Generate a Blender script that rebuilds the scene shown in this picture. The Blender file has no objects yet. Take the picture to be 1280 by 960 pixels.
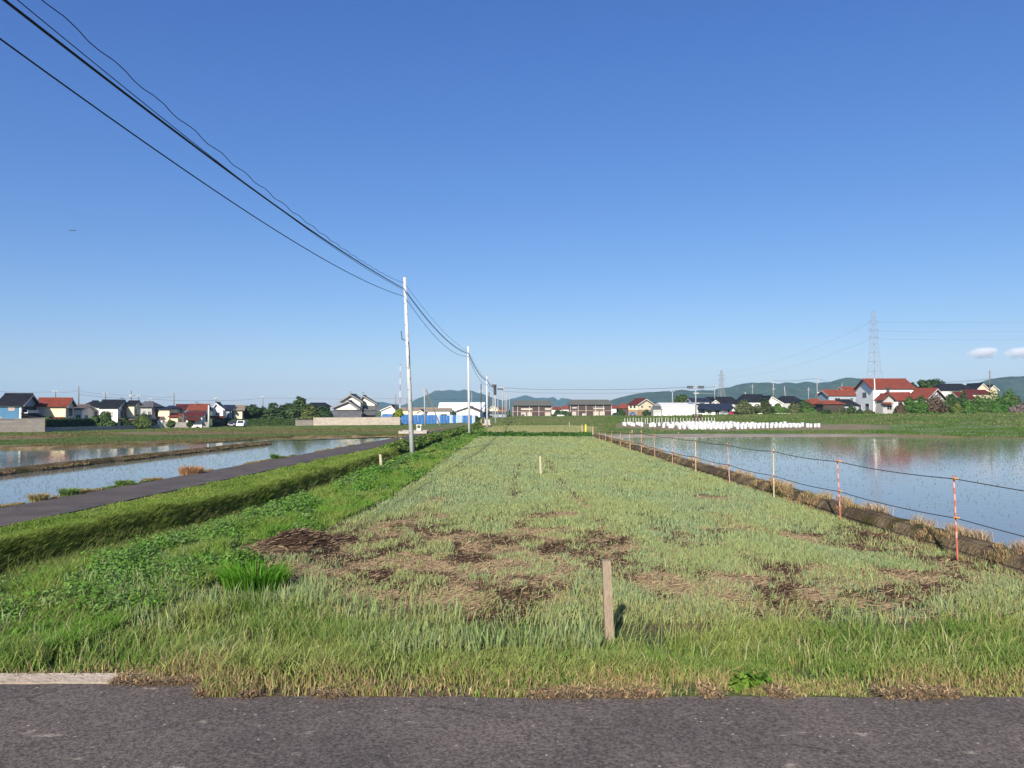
import bpy, math, random
import numpy as np
from mathutils import Vector, Matrix
random.seed(7)
RNG = np.random.default_rng(11)
scene = bpy.context.scene
C = bpy.context.scene.collection
R = math.radians

# ------------------------------------------------------------------ camera model
HC = 4.0                      # eye height above the crop field (metres)
F = 925.0                     # focal length in pixels of the 1280-wide photograph
PITCH = math.atan((513 - 480) / F)
cp, sp = math.cos(PITCH), math.sin(PITCH)

def ray(px, py):
    a, b = (px - 640) / F, (480 - py) / F
    return np.array([a, cp - b * sp, sp + b * cp])
def P(px, py, D):             # world point seen at (px,py) that stands D metres ahead
    r = ray(px, py); r = r * (D / r[1])
    return np.array([r[0], r[1], r[2] + HC])
def G(px, py, z):             # world point seen at (px,py) on the level z
    r = ray(px, py); t = (z - HC) / r[2]
    return np.array([r[0] * t, r[1] * t, z])
def X(px, D): return P(px, 513, D)[0]
def Z(py, D): return P(640, py, D)[2]

# ------------------------------------------------------------------ materials
def lin(r, g, b):
    f = lambda c: (c / 12.92 if c <= 0.04045 else ((c + 0.055) / 1.055) ** 2.4)
    return (f(r / 255), f(g / 255), f(b / 255))
MATS = {}
def mat(name, col, rough=0.8, col2=None, scale=3.0, detail=4.0, bump=0.0, bscale=None, metal=0.0, spec=0.3,
        stretch=None, coord='Object', lo=0.35, hi=0.65):
    if name in MATS: return MATS[name]
    m = bpy.data.materials.new(name); m.use_nodes = True
    nt = m.node_tree; b = nt.nodes['Principled BSDF']
    b.inputs['Base Color'].default_value = (*col, 1); b.inputs['Roughness'].default_value = rough
    b.inputs['Metallic'].default_value = metal; b.inputs['Specular IOR Level'].default_value = spec
    if col2 is not None or bump:
        tc = nt.nodes.new('ShaderNodeTexCoord'); mp = nt.nodes.new('ShaderNodeMapping')
        if stretch: mp.inputs['Scale'].default_value = stretch
        nt.links.new(tc.outputs[coord], mp.inputs['Vector'])
        n = nt.nodes.new('ShaderNodeTexNoise'); n.inputs['Scale'].default_value = scale; n.inputs['Detail'].default_value = detail
        nt.links.new(mp.outputs['Vector'], n.inputs['Vector'])
        if col2 is not None:
            cr = nt.nodes.new('ShaderNodeValToRGB')
            cr.color_ramp.elements[0].position = lo; cr.color_ramp.elements[1].position = hi
            cr.color_ramp.elements[0].color = (*col, 1); cr.color_ramp.elements[1].color = (*col2, 1)
            nt.links.new(n.outputs['Fac'], cr.inputs['Fac']); nt.links.new(cr.outputs['Color'], b.inputs['Base Color'])
        if bump:
            n2 = n
            if bscale:
                n2 = nt.nodes.new('ShaderNodeTexNoise'); n2.inputs['Scale'].default_value = bscale; n2.inputs['Detail'].default_value = 5
                nt.links.new(mp.outputs['Vector'], n2.inputs['Vector'])
            bp = nt.nodes.new('ShaderNodeBump'); bp.inputs['Strength'].default_value = bump; bp.inputs['Distance'].default_value = 0.05
            nt.links.new(n2.outputs['Fac'], bp.inputs['Height']); nt.links.new(bp.outputs['Normal'], b.inputs['Normal'])
    MATS[name] = m
    return m
def vmat(name, rough=0.75, trans=0.0, spec=0.15, noise=0.0, nscale=1.0, bump=0.0, bscale=8.0, nstretch=(1, 1, 1)):
    """material whose base colour is the mesh's own colour attribute (kinds of plant or soil)"""
    if name in MATS: return MATS[name]
    m = bpy.data.materials.new(name); m.use_nodes = True
    nt = m.node_tree; b = nt.nodes['Principled BSDF']; out = nt.nodes['Material Output']
    at = nt.nodes.new('ShaderNodeVertexColor'); at.layer_name = 'col'
    src = at.outputs['Color']
    tc = nt.nodes.new('ShaderNodeTexCoord'); mp = nt.nodes.new('ShaderNodeMapping'); mp.inputs['Scale'].default_value = nstretch
    nt.links.new(tc.outputs['Object'], mp.inputs['Vector'])
    if noise:
        n = nt.nodes.new('ShaderNodeTexNoise'); n.inputs['Scale'].default_value = nscale; n.inputs['Detail'].default_value = 6
        n.inputs['Roughness'].default_value = 0.7
        nt.links.new(mp.outputs['Vector'], n.inputs['Vector'])
        mr = nt.nodes.new('ShaderNodeMapRange'); mr.inputs['From Min'].default_value = 0.3; mr.inputs['From Max'].default_value = 0.7
        mr.inputs['To Min'].default_value = 1 - noise; mr.inputs['To Max'].default_value = 1 + noise
        nt.links.new(n.outputs['Fac'], mr.inputs['Value'])
        mx = nt.nodes.new('ShaderNodeVectorMath'); mx.operation = 'SCALE'
        nt.links.new(src, mx.inputs[0]); nt.links.new(mr.outputs['Result'], mx.inputs['Scale']); src = mx.outputs['Vector']
    nt.links.new(src, b.inputs['Base Color'])
    b.inputs['Roughness'].default_value = rough; b.inputs['Specular IOR Level'].default_value = spec
    if bump:
        n2 = nt.nodes.new('ShaderNodeTexNoise'); n2.inputs['Scale'].default_value = bscale; n2.inputs['Detail'].default_value = 6
        nt.links.new(mp.outputs['Vector'], n2.inputs['Vector'])
        bp = nt.nodes.new('ShaderNodeBump'); bp.inputs['Strength'].default_value = bump; bp.inputs['Distance'].default_value = 0.08
        nt.links.new(n2.outputs['Fac'], bp.inputs['Height']); nt.links.new(bp.outputs['Normal'], b.inputs['Normal'])
    if trans:
        t = nt.nodes.new('ShaderNodeBsdfTranslucent'); nt.links.new(src, t.inputs['Color'])
        ms = nt.nodes.new('ShaderNodeMixShader'); ms.inputs['Fac'].default_value = trans
        nt.links.new(b.outputs['BSDF'], ms.inputs[1]); nt.links.new(t.outputs['BSDF'], ms.inputs[2])
        nt.links.new(ms.outputs['Shader'], out.inputs['Surface'])
    MATS[name] = m
    return m

# ------------------------------------------------------------------ objects
def tag(o, label=None, cat=None, group=None, kind=None):
    if label: o['label'] = label
    if cat: o['category'] = cat
    if group: o['group'] = group
    if kind: o['kind'] = kind
    return o
def empty(name, loc=(0, 0, 0), rz=0.0, label=None, cat=None, group=None):
    o = bpy.data.objects.new(name, None); C.objects.link(o)
    o.location = tuple(float(v) for v in loc); o.rotation_euler = (0, 0, rz); o.empty_display_size = 0.3
    return tag(o, label, cat, group)
def copy_tree(o, parent=None):
    c = o.copy(); C.objects.link(c); c.parent = parent
    for ch in list(o.children): copy_tree(ch, c)
    return c

class MB:
    """collects solid pieces and links them as ONE mesh object"""
    def __init__(s): s.v = []; s.f = []; s.m = []
    def add(s, vs, fs, mi=0):
        n = len(s.v); s.v += [tuple(float(c) for c in q) for q in vs]
        s.f += [tuple(n + i for i in q) for q in fs]; s.m += [mi] * len(fs); return s
    def box(s, x0, x1, y0, y1, z0, z1, mi=0):
        vs = [(x0, y0, z0), (x1, y0, z0), (x1, y1, z0), (x0, y1, z0), (x0, y0, z1), (x1, y0, z1), (x1, y1, z1), (x0, y1, z1)]
        return s.add(vs, [(0, 3, 2, 1), (4, 5, 6, 7), (0, 1, 5, 4), (1, 2, 6, 5), (2, 3, 7, 6), (3, 0, 4, 7)], mi)
    def tube(s, pts, rads, n=8, mi=0, cap=True):
        pts = [Vector(tuple(p)) for p in pts]
        if not hasattr(rads, '__len__'): rads = [rads] * len(pts)
        vs = []; fs = []
        for i, p in enumerate(pts):
            d = (pts[min(i + 1, len(pts) - 1)] - pts[max(i - 1, 0)]).normalized()
            a = d.cross(Vector((0, 0, 1)) if abs(d.z) < 0.9 else Vector((0, 1, 0))).normalized(); b = d.cross(a)
            for k in range(n):
                w = 2 * math.pi * k / n; vs.append(p + (a * math.cos(w) + b * math.sin(w)) * rads[i])
        for i in range(len(pts) - 1):
            for k in range(n):
                k2 = (k + 1) % n; fs.append((i * n + k, i * n + k2, (i + 1) * n + k2, (i + 1) * n + k))
        if cap:
            fs.append(tuple(range(n))[::-1]); fs.append(tuple((len(pts) - 1) * n + k for k in range(n)))
        return s.add(vs, fs, mi)
    def prism(s, poly, axis, a0, a1, mi=0):
        """poly: (p,q) outline; axis 'x': (y,z) outline swept along x; 'y': (x,z) swept along y; 'z': (x,y) swept along z"""
        k = len(poly)
        mk = {'x': lambda p, a: (a, p[0], p[1]), 'y': lambda p, a: (p[0], a, p[1]), 'z': lambda p, a: (p[0], p[1], a)}[axis]
        vs = [mk(p, a0) for p in poly] + [mk(p, a1) for p in poly]
        fs = [tuple(range(k))[::-1], tuple(range(k, 2 * k))] + [(i, (i + 1) % k, k + (i + 1) % k, k + i) for i in range(k)]
        return s.add(vs, fs, mi)
    def build(s, name, mats, parent=None, loc=None, smooth=False):
        me = bpy.data.meshes.new(name); me.from_pydata(s.v, [], s.f)
        for m in (mats if isinstance(mats, (list, tuple)) else [mats]): me.materials.append(m)
        me.polygons.foreach_set('material_index', s.m)
        if smooth: me.polygons.foreach_set('use_smooth', [True] * len(s.f))
        me.update()
        o = bpy.data.objects.new(name, me); C.objects.link(o); o.parent = parent
        if loc is not None: o.location = tuple(float(v) for v in loc)
        return o

def tri_obj(name, V, T, col, m, parent=None, loc=None):
    """one mesh object from numpy arrays; T is n x 3 or n x 4"""
    V = np.asarray(V, np.float32); T = np.asarray(T, np.int32); k = T.shape[1]
    me = bpy.data.meshes.new(name)
    me.vertices.add(len(V)); me.vertices.foreach_set('co', V.ravel())
    me.loops.add(T.size); me.loops.foreach_set('vertex_index', T.ravel())
    me.polygons.add(len(T)); me.polygons.foreach_set('loop_start', np.arange(len(T), dtype=np.int32) * k)
    if col is not None:
        a = me.color_attributes.new('col', 'FLOAT_COLOR', 'POINT')
        cc = np.ones((len(V), 4), np.float32); cc[:, :3] = np.clip(col, 0.002, 1); a.data.foreach_set('color', cc.ravel())
    me.materials.append(m); me.update(calc_edges=True)
    o = bpy.data.objects.new(name, me); C.objects.link(o); o.parent = parent
    if loc is not None: o.location = tuple(float(v) for v in loc)
    return o

# ------------------------------------------------------------------ value noise
_T = RNG.random((256, 256))
def vnoise(x, y):
    x = np.asarray(x, float); y = np.asarray(y, float)
    xi = np.floor(x).astype(int); yi = np.floor(y).astype(int); fx = x - xi; fy = y - yi
    fx = fx * fx * (3 - 2 * fx); fy = fy * fy * (3 - 2 * fy)
    g = lambda a, b: _T[a & 255, b & 255]
    return (g(xi, yi) * (1 - fx) + g(xi + 1, yi) * fx) * (1 - fy) + (g(xi, yi + 1) * (1 - fx) + g(xi + 1, yi + 1) * fx) * fy
def fbm(x, y, o=4):
    s = 0; a = 0.5; t = 0
    for i in range(o):
        s = s + a * vnoise(np.asarray(x) * 2 ** i + 17.3 * i, np.asarray(y) * 2 ** i + 5.1 * i); t += a; a *= 0.55
    return s / t
def sst(a, b, x):
    t = np.clip((np.asarray(x, float) - a) / (b - a), 0, 1); return t * t * (3 - 2 * t)

# ------------------------------------------------------------------ blades and leaves
def blades(name, px, py, pz, h, w, col, m, lean=0.35, az=None, tipcol=None, wide_face=None, kind='stuff'):
    n = len(px); r = RNG
    base = np.stack([px, py, pz], 1)
    th = r.random(n) * 2 * math.pi if az is None else az
    ln = lean * (0.3 + r.random(n)) * h
    ld = np.stack([np.cos(th), np.sin(th), np.zeros(n)], 1)
    wa = r.random(n) * math.pi if wide_face is None else wide_face + r.normal(0, 0.5, n)
    wd = np.stack([np.cos(wa), np.sin(wa), np.zeros(n)], 1) * (w / 2)[:, None]
    up = np.array([0, 0, 1.0])
    mid = base + up * (h * 0.55)[:, None] + ld * (ln * 0.3)[:, None]
    tip = base + up * (h * np.clip(1 - lean * 0.35, 0.3, 1))[:, None] + ld * ln[:, None]
    V = np.stack([base - wd, base + wd, mid - wd * 0.85, mid + wd * 0.85, tip], 1).reshape(-1, 3)
    k = np.arange(n)[:, None] * 5
    T = np.stack([k + np.array([0, 1, 3]), k + np.array([0, 3, 2]), k + np.array([2, 3, 4])], 1).reshape(-1, 3)
    c5 = np.repeat(col[:, None, :], 5, 1)
    if tipcol is not None: c5[:, 4] = tipcol
    o = tri_obj(name, V, T, c5.reshape(-1, 3), m)
    o['kind'] = kind
    return o
def leaves_arrays(pos, size, col, upbias=0.5, aspect=1.6, nrm=None):
    n = len(pos); r = RNG
    d = r.normal(size=(n, 3)); d[:, 2] = np.abs(d[:, 2]) + upbias
    if nrm is not None: d = d * 0.7 + nrm * 1.3
    d /= np.linalg.norm(d, axis=1)[:, None]
    a = np.cross(d, r.normal(size=(n, 3))); a /= np.linalg.norm(a, axis=1)[:, None] + 1e-9
    b = np.cross(d, a)
    s = size[:, None]
    V = np.stack([pos - a * s * 0.5 * aspect, pos + b * s * 0.42, pos + a * s * 0.5 * aspect, pos - b * s * 0.42], 1).reshape(-1, 3)
    T = np.arange(n)[:, None] * 4 + np.array([[0, 1, 2, 3]])
    return V, T, np.repeat(col, 4, 0)
def jitter(col, n, v=0.2, hue=0.12):
    """n albedos around a colour"""
    c = np.array(col)[None, :] * (1 + RNG.normal(0, v, n))[:, None]
    c = c * (1 + RNG.normal(0, hue, (n, 3)))
    return np.clip(c, 0.004, 0.9)
def mixc(a, b, t):
    t = np.asarray(t)[:, None]; return np.array(a)[None, :] * (1 - t) + np.array(b)[None, :] * t

def flat(o, k=None):
    """flat shading for all faces, or for the first k"""
    me = o.data; n = len(me.polygons); v = np.ones(n, bool) if k is None else (np.arange(n) < k)
    at = me.attributes.get('sharp_face') or me.attributes.new('sharp_face', 'BOOLEAN', 'FACE')
    at.data.foreach_set('value', v)
SKY_AIR, SKY_DUST, SKY_OZ, EXPO, HAZE, CLOUD_D = 1.0, 0.4, 2.0, 0.70, 0.000115, 0.04
SKY_TINT, SKY_SAT = (.68, .77, 1.0), 1.12
# ------------------------------------------------------------------ camera, sky, sun
cd = bpy.data.cameras.new('camera'); cam = bpy.data.objects.new('camera', cd); C.objects.link(cam)
cam.location = (0, 0, HC); cam.rotation_euler = (math.pi / 2 + PITCH, 0, 0)
cd.sensor_width = 36; cd.lens = 36 * F / 1280; cd.clip_start = 0.2; cd.clip_end = 30000
scene.camera = cam
SUN_EL, SUN_AZ = R(30), R(15)        # behind the viewer, a little to the left
sd = bpy.data.lights.new('sun', 'SUN'); sd.energy = 5.0; sd.angle = R(0.53); sd.color = (1.0, 0.93, 0.82)
so = bpy.data.objects.new('sun', sd); C.objects.link(so)
sdir = Vector((math.sin(SUN_AZ) * math.cos(SUN_EL), math.cos(SUN_AZ) * math.cos(SUN_EL), -math.sin(SUN_EL)))
so.rotation_euler = sdir.to_track_quat('-Z', 'Y').to_euler(); so.location = (-60, -150, 120)
w = bpy.data.worlds.new('World'); scene.world = w; w.use_nodes = True
nt = w.node_tree; bg = nt.nodes['Background']
sky = nt.nodes.new('ShaderNodeTexSky'); sky.sky_type = 'NISHITA'; sky.sun_disc = False
sky.sun_elevation = SUN_EL; sky.sun_rotation = math.pi + SUN_AZ
sky.air_density = SKY_AIR; sky.dust_density = SKY_DUST; sky.ozone_density = SKY_OZ; sky.altitude = 0
mxs = nt.nodes.new('ShaderNodeMix'); mxs.data_type = 'RGBA'; mxs.blend_type = 'MULTIPLY'; mxs.inputs[0].default_value = 1; mxs.inputs[7].default_value = (*SKY_TINT, 1)
hs = nt.nodes.new('ShaderNodeHueSaturation'); hs.inputs['Saturation'].default_value = SKY_SAT
nt.links.new(sky.outputs['Color'], mxs.inputs[6]); nt.links.new(mxs.outputs[2], hs.inputs['Color'])
sep = nt.nodes.new('ShaderNodeSeparateColor'); com = nt.nodes.new('ShaderNodeCombineColor'); nt.links.new(hs.outputs['Color'], sep.inputs[0])
for ch_, (a_, g_) in enumerate(((.95, .98), (.845, .915), (.86, .668))):      # gentler gradient per channel
    S_ = .1397; pw = nt.nodes.new('ShaderNodeMath'); pw.operation = 'POWER'; pw.inputs[1].default_value = g_; ml_ = nt.nodes.new('ShaderNodeMath'); ml_.operation = 'MULTIPLY'; ml_.inputs[1].default_value = a_ * S_ ** g_ / S_
    nt.links.new(sep.outputs[ch_], pw.inputs[0]); nt.links.new(pw.outputs[0], ml_.inputs[0]); nt.links.new(ml_.outputs[0], com.inputs[ch_])
nt.links.new(com.outputs[0], bg.inputs['Color']); bg.inputs['Strength'].default_value = 0.086
scene.view_settings.view_transform = 'Standard'; scene.view_settings.look = 'None'
scene.view_settings.exposure = EXPO; scene.view_settings.gamma = 1
scene.render.engine = 'CYCLES'
cy = scene.cycles; cy.max_bounces = 10; cy.diffuse_bounces = 3; cy.glossy_bounces = 3; cy.transmission_bounces = 3; cy.volume_bounces = 8
cy.transparent_max_bounces = 6; cy.caustics_reflective = False; cy.caustics_refractive = False; cy.use_denoising = True
cy.sample_clamp_indirect = 6

# haze: the air between the viewer and the hills
hz = MB().box(-6000, 6000, -1500, 6000, -1.6, 210).build('haze', [])
hm = bpy.data.materials.new('haze_air'); hm.use_nodes = True
n_ = hm.node_tree; n_.nodes.remove(n_.nodes['Principled BSDF'])
pv = n_.nodes.new('ShaderNodeVolumePrincipled'); pv.inputs['Color'].default_value = (0.43, 0.72, 1.0, 1)
pv.inputs['Density'].default_value = HAZE; pv.inputs['Anisotropy'].default_value = 0.1
n_.links.new(pv.outputs['Volume'], n_.nodes['Material Output'].inputs['Volume'])
hz.data.materials.append(hm); tag(hz, kind='stuff'); hz['label'] = 'thin blue haze of distance over the whole plain'

# ------------------------------------------------------------------ lines of the near ground
def xPL(y): return -21.2 + 0.05 * np.asarray(y, float)       # farm path, far edge
def xPR(y): return -17.9 + 0.054 * np.asarray(y, float)      # farm path, near edge
def xB(y): return np.interp(y, [8, 18, 27, 33, 52, 75, 112, 165], [-15.2, -13.2, -11.5, -10.8, -10.3, -9.6, -8.6, -7.0])
def xW(y): return np.interp(y, [8, 15.5, 22, 26, 45, 75, 112, 165], [-12.4, -10.9, -9.75, -9.25, -8.95, -8.3, -7.4, -6.2])
def xC(y): return np.interp(y, [8, 17, 22, 33, 65, 112], [-7.3, -6.9, -6.5, -5.8, -5.6, -5.4])    # crop, left edge
X_BANK = 12.0
def roadedge(x):
    x = np.asarray(x, float)
    return np.where(x < -4.15, 10.32, 9.86) + 0.10 * (fbm(x * 0.9, 3.3, 3) - 0.5) + 0.05 * (fbm(x * 4.0, 9.3, 2) - .5)
def near_z(x, y):
    x = np.asarray(x, float); y = np.asarray(y, float)
    z = 0.03 * (fbm(x * .7, y * .7) - .5)
    rise = 1 - sst(10.2, 12.8, y)
    b, w_ = xB(y), xW(y)
    weed = sst(w_ - 0.1, w_ + 0.5, x) * (1 - sst(-7.8, -5.6, x + 0 * y))
    z = z + weed * (0.14 + 0.12 * (fbm(x * .8, y * .5, 3) - .5))
    inside = sst(b - 0.05, b + 0.5, x) * (1 - sst(w_ - 0.45, w_ + 0.1, x))
    berm = 1 - sst(b - 0.12, b + 0.55, x)
    pathm = 1 - sst(xPR(y) - 0.1, xPR(y) + 0.5, x)
    z = z * (1 - berm) + berm * (0.20 + 0.28 * sst(b - 2.0, b - .4, x) + 0.16 * (fbm(x * .9, y * .6, 3) - .5) + 0.22 * (fbm(x * 1.6 + 9, y * 1.1, 3) - .5))
    z = z * (1 - pathm) + pathm * 0.17
    z = z - inside * 0.42
    left = 1 - sst(xPL(y) - 0.9, xPL(y) - 0.25, x)
    z = z * (1 - left) + left * (-0.3)
    keep = np.clip(rise, 0, 1)
    z = z * (1 - keep) + keep * 0.22
    # low heap of old straw beside the crop
    z = z + 0.5 * np.exp(-(((x + 6.0) * 0.7 - (y - 21.5) * 0.45) / 0.55) ** 2 - (((y - 21.3) * 0.7 + (x + 6.0) * 0.4) / 1.1) ** 2)
    # worn furrows in the mulch
    z = z + 0.16 * mulch(x, y) * (fbm(x * 1.1, y * 1.7, 3) - .45)
    return z
def heap(x, y):
    return np.clip(1.3 * np.exp(-(((x + 6.0) * 0.7 - (y - 21.5) * 0.45) / 0.75) ** 2 - (((y - 21.3) * 0.7 + (x + 6.0) * 0.4) / 1.4) ** 2), 0, 1)
def mulch(x, y):
    """where straw mulch and dark humus lie bare: 0..1"""
    x = np.asarray(x, float); y = np.asarray(y, float)
    zone = np.exp(-((y - 20.8 - 0.05 * x) / 4.6) ** 2) * (1 - 0.5 * sst(2.0, 6.0, x)) * sst(-8.0, -6.0, x)
    zone = zone + 0.66 * np.exp(-((y - 16.9 - .12 * (x - 6)) / 1.7) ** 2) * sst(1.5, 5, x)
    n = fbm(x * 0.42 + 3.1, y * 0.33 + 1.7, 4)
    m = sst(0.45, 0.61, n * 0.72 + zone * 0.375)
    trk = np.exp(-((x - 0.35 - 0.25 * np.sin(y * .13)) / 0.30) ** 2) * (1 - sst(55, 85, y)) * sst(16, 24, y)
    trk2 = np.exp(-((x - 2.9 + 0.2 * np.sin(y * .17)) / 0.26) ** 2) * (1 - sst(50, 75, y)) * sst(16, 22, y)
    trk3 = np.exp(-((x + 3.4) / 0.3) ** 2) * (1 - sst(50, 80, y)) * sst(20, 24, y)
    nn = fbm(x * 1.1, y * .22, 3)
    m = np.maximum(m, heap(x, y))
    return np.clip(m + 0.95 * (trk + 0.8 * trk2 + 0.6 * trk3) * sst(0.30, 0.52, nn), 0, 1)

def grid(xs, ys):
    nx, ny = len(xs), len(ys)
    Xg, Yg = np.meshgrid(xs, ys)
    i = np.arange(nx - 1)[None, :] + nx * np.arange(ny - 1)[:, None]
    T = np.stack([i, i + 1, i + nx + 1, i + nx], -1).reshape(-1, 4)
    return Xg.ravel(), Yg.ravel(), T
tan_, humus, dirt, greenb = np.array([.25, .18, .105]), np.array([.038, .023, .014]), np.array([.12, .085, .05]), np.array([.07, .095, .03])

# base ground to the horizon
gx, gy, T = grid(np.array([-5900, -2000, -600, -200, -60, 0, 60, 200, 600, 2000, 5900.]), np.array([-1400, -300, -60, 0, 60, 150, 300, 700, 2000, 5900.]))
g = tri_obj('ground', np.stack([gx, gy, np.full_like(gx, -0.5)], 1), T, np.tile(greenb * 1.2, (len(gx), 1)), vmat('ground_green', noise=.3, nscale=.02))
tag(g, kind='structure')
# near ground: field, weedy banks, ditch, berm
xs = np.concatenate([np.arange(-26, -5, 0.16), np.arange(-5, 12.01, 0.25)])
ys = np.concatenate([np.arange(9.6, 34, 0.2), np.arange(34, 121, 0.6)])
gx, gy, T = grid(xs, ys); gz = near_z(gx, gy)
mu = mulch(gx, gy); hn = fbm(gx * .9 + 7, gy * .75 + 2, 4)
c = mixc(dirt * 1.1, greenb * 1.1, sst(.35, .6, fbm(gx * .5, gy * .4))) 
mc = mixc(tan_ * .85, humus, np.maximum(sst(.40, .52, hn), heap(gx, gy)))
c = c * (1 - mu)[:, None] + mc * mu[:, None]
c = np.where(((gx < xW(gy)) & (gx > xB(gy) + .4))[:, None], humus * 1.6, c)
c = np.where((gx < xB(gy) + .4)[:, None], greenb[None, :] * 1.35, c)
g = tri_obj('crop_field', np.stack([gx, gy, gz], 1), T, c, vmat('soil', noise=.45, nscale=5, bump=.9, bscale=14, rough=.95)); tag(g, kind='structure')
# continuing berm, ditch and weed bank farther along the path
xs = np.arange(-26, -2, 0.3); ys = np.arange(120, 172, 1.0)
gx, gy, T = grid(xs, ys)
fade = np.clip(1 - sst(xW(gy) + 1.5, xW(gy) + 3.5, gx), 0, 1)
gz = near_z(gx, gy) * fade + (1 - fade) * -.2
g = tri_obj('grass_bank', np.stack([gx, gy, gz], 1), T, np.tile(greenb, (len(gx), 1)), MATS['soil']); tag(g, kind='structure')

# ------------------------------------------------------------------ road in front
def asphalt(name, base, lite, stretch):
    m = bpy.data.materials.new(name); m.use_nodes = True; n = m.node_tree; b = n.nodes['Principled BSDF']
    tc = n.nodes.new('ShaderNodeTexCoord')
    def noise(scale, st=(1, 1, 1), det=5, ro=.6):
        mp = n.nodes.new('ShaderNodeMapping'); mp.inputs['Scale'].default_value = st; n.links.new(tc.outputs['Object'], mp.inputs['Vector'])
        t = n.nodes.new('ShaderNodeTexNoise'); t.inputs['Scale'].default_value = scale; t.inputs['Detail'].default_value = det; t.inputs['Roughness'].default_value = ro
        n.links.new(mp.outputs['Vector'], t.inputs['Vector']); return t.outputs['Fac']
    def ramp(f, p0, p1, c0, c1):
        r = n.nodes.new('ShaderNodeValToRGB'); e = r.color_ramp.elements
        e[0].position = p0; e[1].position = p1; e[0].color = (*c0, 1); e[1].color = (*c1, 1); n.links.new(f, r.inputs['Fac']); return r.outputs['Color']
    def mix(a, b_, fac, mode='MIX'):
        x = n.nodes.new('ShaderNodeMix'); x.data_type = 'RGBA'; x.blend_type = mode
        n.links.new(a, x.inputs[6]); n.links.new(b_, x.inputs[7]); n.links.new(fac, x.inputs[0]); return x.outputs[2]
    grain = ramp(noise(26, det=4, ro=.75), .36, .66, [c * .45 for c in base], [c * 1.6 for c in base])
    blotch = ramp(noise(.55, det=4), .35, .65, (.82, .82, .84), (1.15, 1.12, 1.1))
    col = n.nodes.new('ShaderNodeMix'); col.data_type = 'RGBA'; col.blend_type = 'MULTIPLY'; col.inputs[0].default_value = 1
    n.links.new(grain, col.inputs[6]); n.links.new(blotch, col.inputs[7])
    # worn patches where pale stone shows, longer along the traffic
    worn = ramp(noise(3.6, st=stretch, det=7, ro=.7), 0.615, .69, (0, 0, 0), (1, 1, 1))
    lit = n.nodes.new('ShaderNodeRGB'); lit.outputs[0].default_value = (*lite, 1)
    wf = n.nodes.new('ShaderNodeMath'); wf.operation = 'MULTIPLY'; wf.inputs[1].default_value = .6
    n.links.new(worn, wf.inputs[0])
    c2 = mix(col.outputs[2], lit.outputs[0], wf.outputs[0])
    # single pale chips in the aggregate
    v = n.nodes.new('ShaderNodeTexVoronoi'); v.inputs['Scale'].default_value = 7; n.links.new(tc.outputs['Object'], v.inputs['Vector'])
    chip = ramp(v.outputs['Distance'], .07, .13, (1, 1, 1), (0, 0, 0))
    sel = n.nodes.new('ShaderNodeSeparateColor'); n.links.new(v.outputs['Color'], sel.inputs[0])
    gt = n.nodes.new('ShaderNodeMath'); gt.operation = 'GREATER_THAN'; gt.inputs[1].default_value = .62; n.links.new(sel.outputs[0], gt.inputs[0])
    ml = n.nodes.new('ShaderNodeMath'); ml.operation = 'MULTIPLY'; n.links.new(chip, ml.inputs[0]); n.links.new(gt.outputs[0], ml.inputs[1])
    c3 = mix(c2, lit.outputs[0], ml.outputs[0])
    # hairline cracks
    wn = n.nodes.new('ShaderNodeTexNoise'); wn.inputs['Scale'].default_value = 1.3; wn.inputs['Detail'].default_value = 5; n.links.new(tc.outputs['Object'], wn.inputs['Vector'])
    wa = n.nodes.new('ShaderNodeVectorMath'); wa.operation = 'MULTIPLY_ADD'; wa.inputs[1].default_value = (.8, .8, 0); n.links.new(wn.outputs['Color'], wa.inputs[0]); n.links.new(tc.outputs['Object'], wa.inputs[2])
    vc = n.nodes.new('ShaderNodeTexVoronoi'); vc.feature = 'DISTANCE_TO_EDGE'; vc.inputs['Scale'].default_value = .42; n.links.new(wa.outputs['Vector'], vc.inputs['Vector'])
    ck = ramp(vc.outputs['Distance'], .004, .011, (1, 1, 1), (0, 0, 0)); cm = ramp(noise(.5, det=2), .5, .6, (0, 0, 0), (.45, .45, .45))
    cx = n.nodes.new('ShaderNodeMath'); cx.operation = 'MULTIPLY'; n.links.new(ck, cx.inputs[0]); n.links.new(cm, cx.inputs[1])
    dk = n.nodes.new('ShaderNodeRGB'); dk.outputs[0].default_value = (.03, .026, .02, 1); c3 = mix(c3, dk.outputs[0], cx.outputs[0])
    n.links.new(c3, b.inputs['Base Color']); b.inputs['Roughness'].default_value = 1.0; b.inputs['Specular IOR Level'].default_value = .08
    bp = n.nodes.new('ShaderNodeBump'); bp.inputs['Strength'].default_value = .8; bp.inputs['Distance'].default_value = .012
    n.links.new(noise(42, det=2), bp.inputs['Height']); n.links.new(bp.outputs['Normal'], b.inputs['Normal'])
    MATS[name] = m; return m
xs = np.concatenate([[-300, -120, -60, -40, -25], np.arange(-16, 16, .07), [25, 40, 60, 120, 300]])
e = roadedge(xs)
rows = [np.stack([xs, np.full_like(xs, y0), np.full_like(xs, .25)], 1) for y0 in (-2.5, 2., 5., 7., 9.)] + [np.stack([xs, e - .06, np.full_like(xs, .25)], 1), np.stack([xs, e - .03, np.full_like(xs, .25)], 1), np.stack([xs, e, np.full_like(xs, .12)], 1)]
V = np.concatenate(rows); nx = len(xs)
i = np.arange(nx - 1)[None, :] + nx * np.arange(len(rows) - 1)[:, None]
T = np.stack([i, i + 1, i + nx + 1, i + nx], -1).reshape(-1, 4)
o = tri_obj('road', V, T, None, asphalt('road_asphalt', (.118, .100, .088), (.40, .34, .27), (.5, 1, 1))); tag(o, kind='structure'); flat(o)
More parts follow.
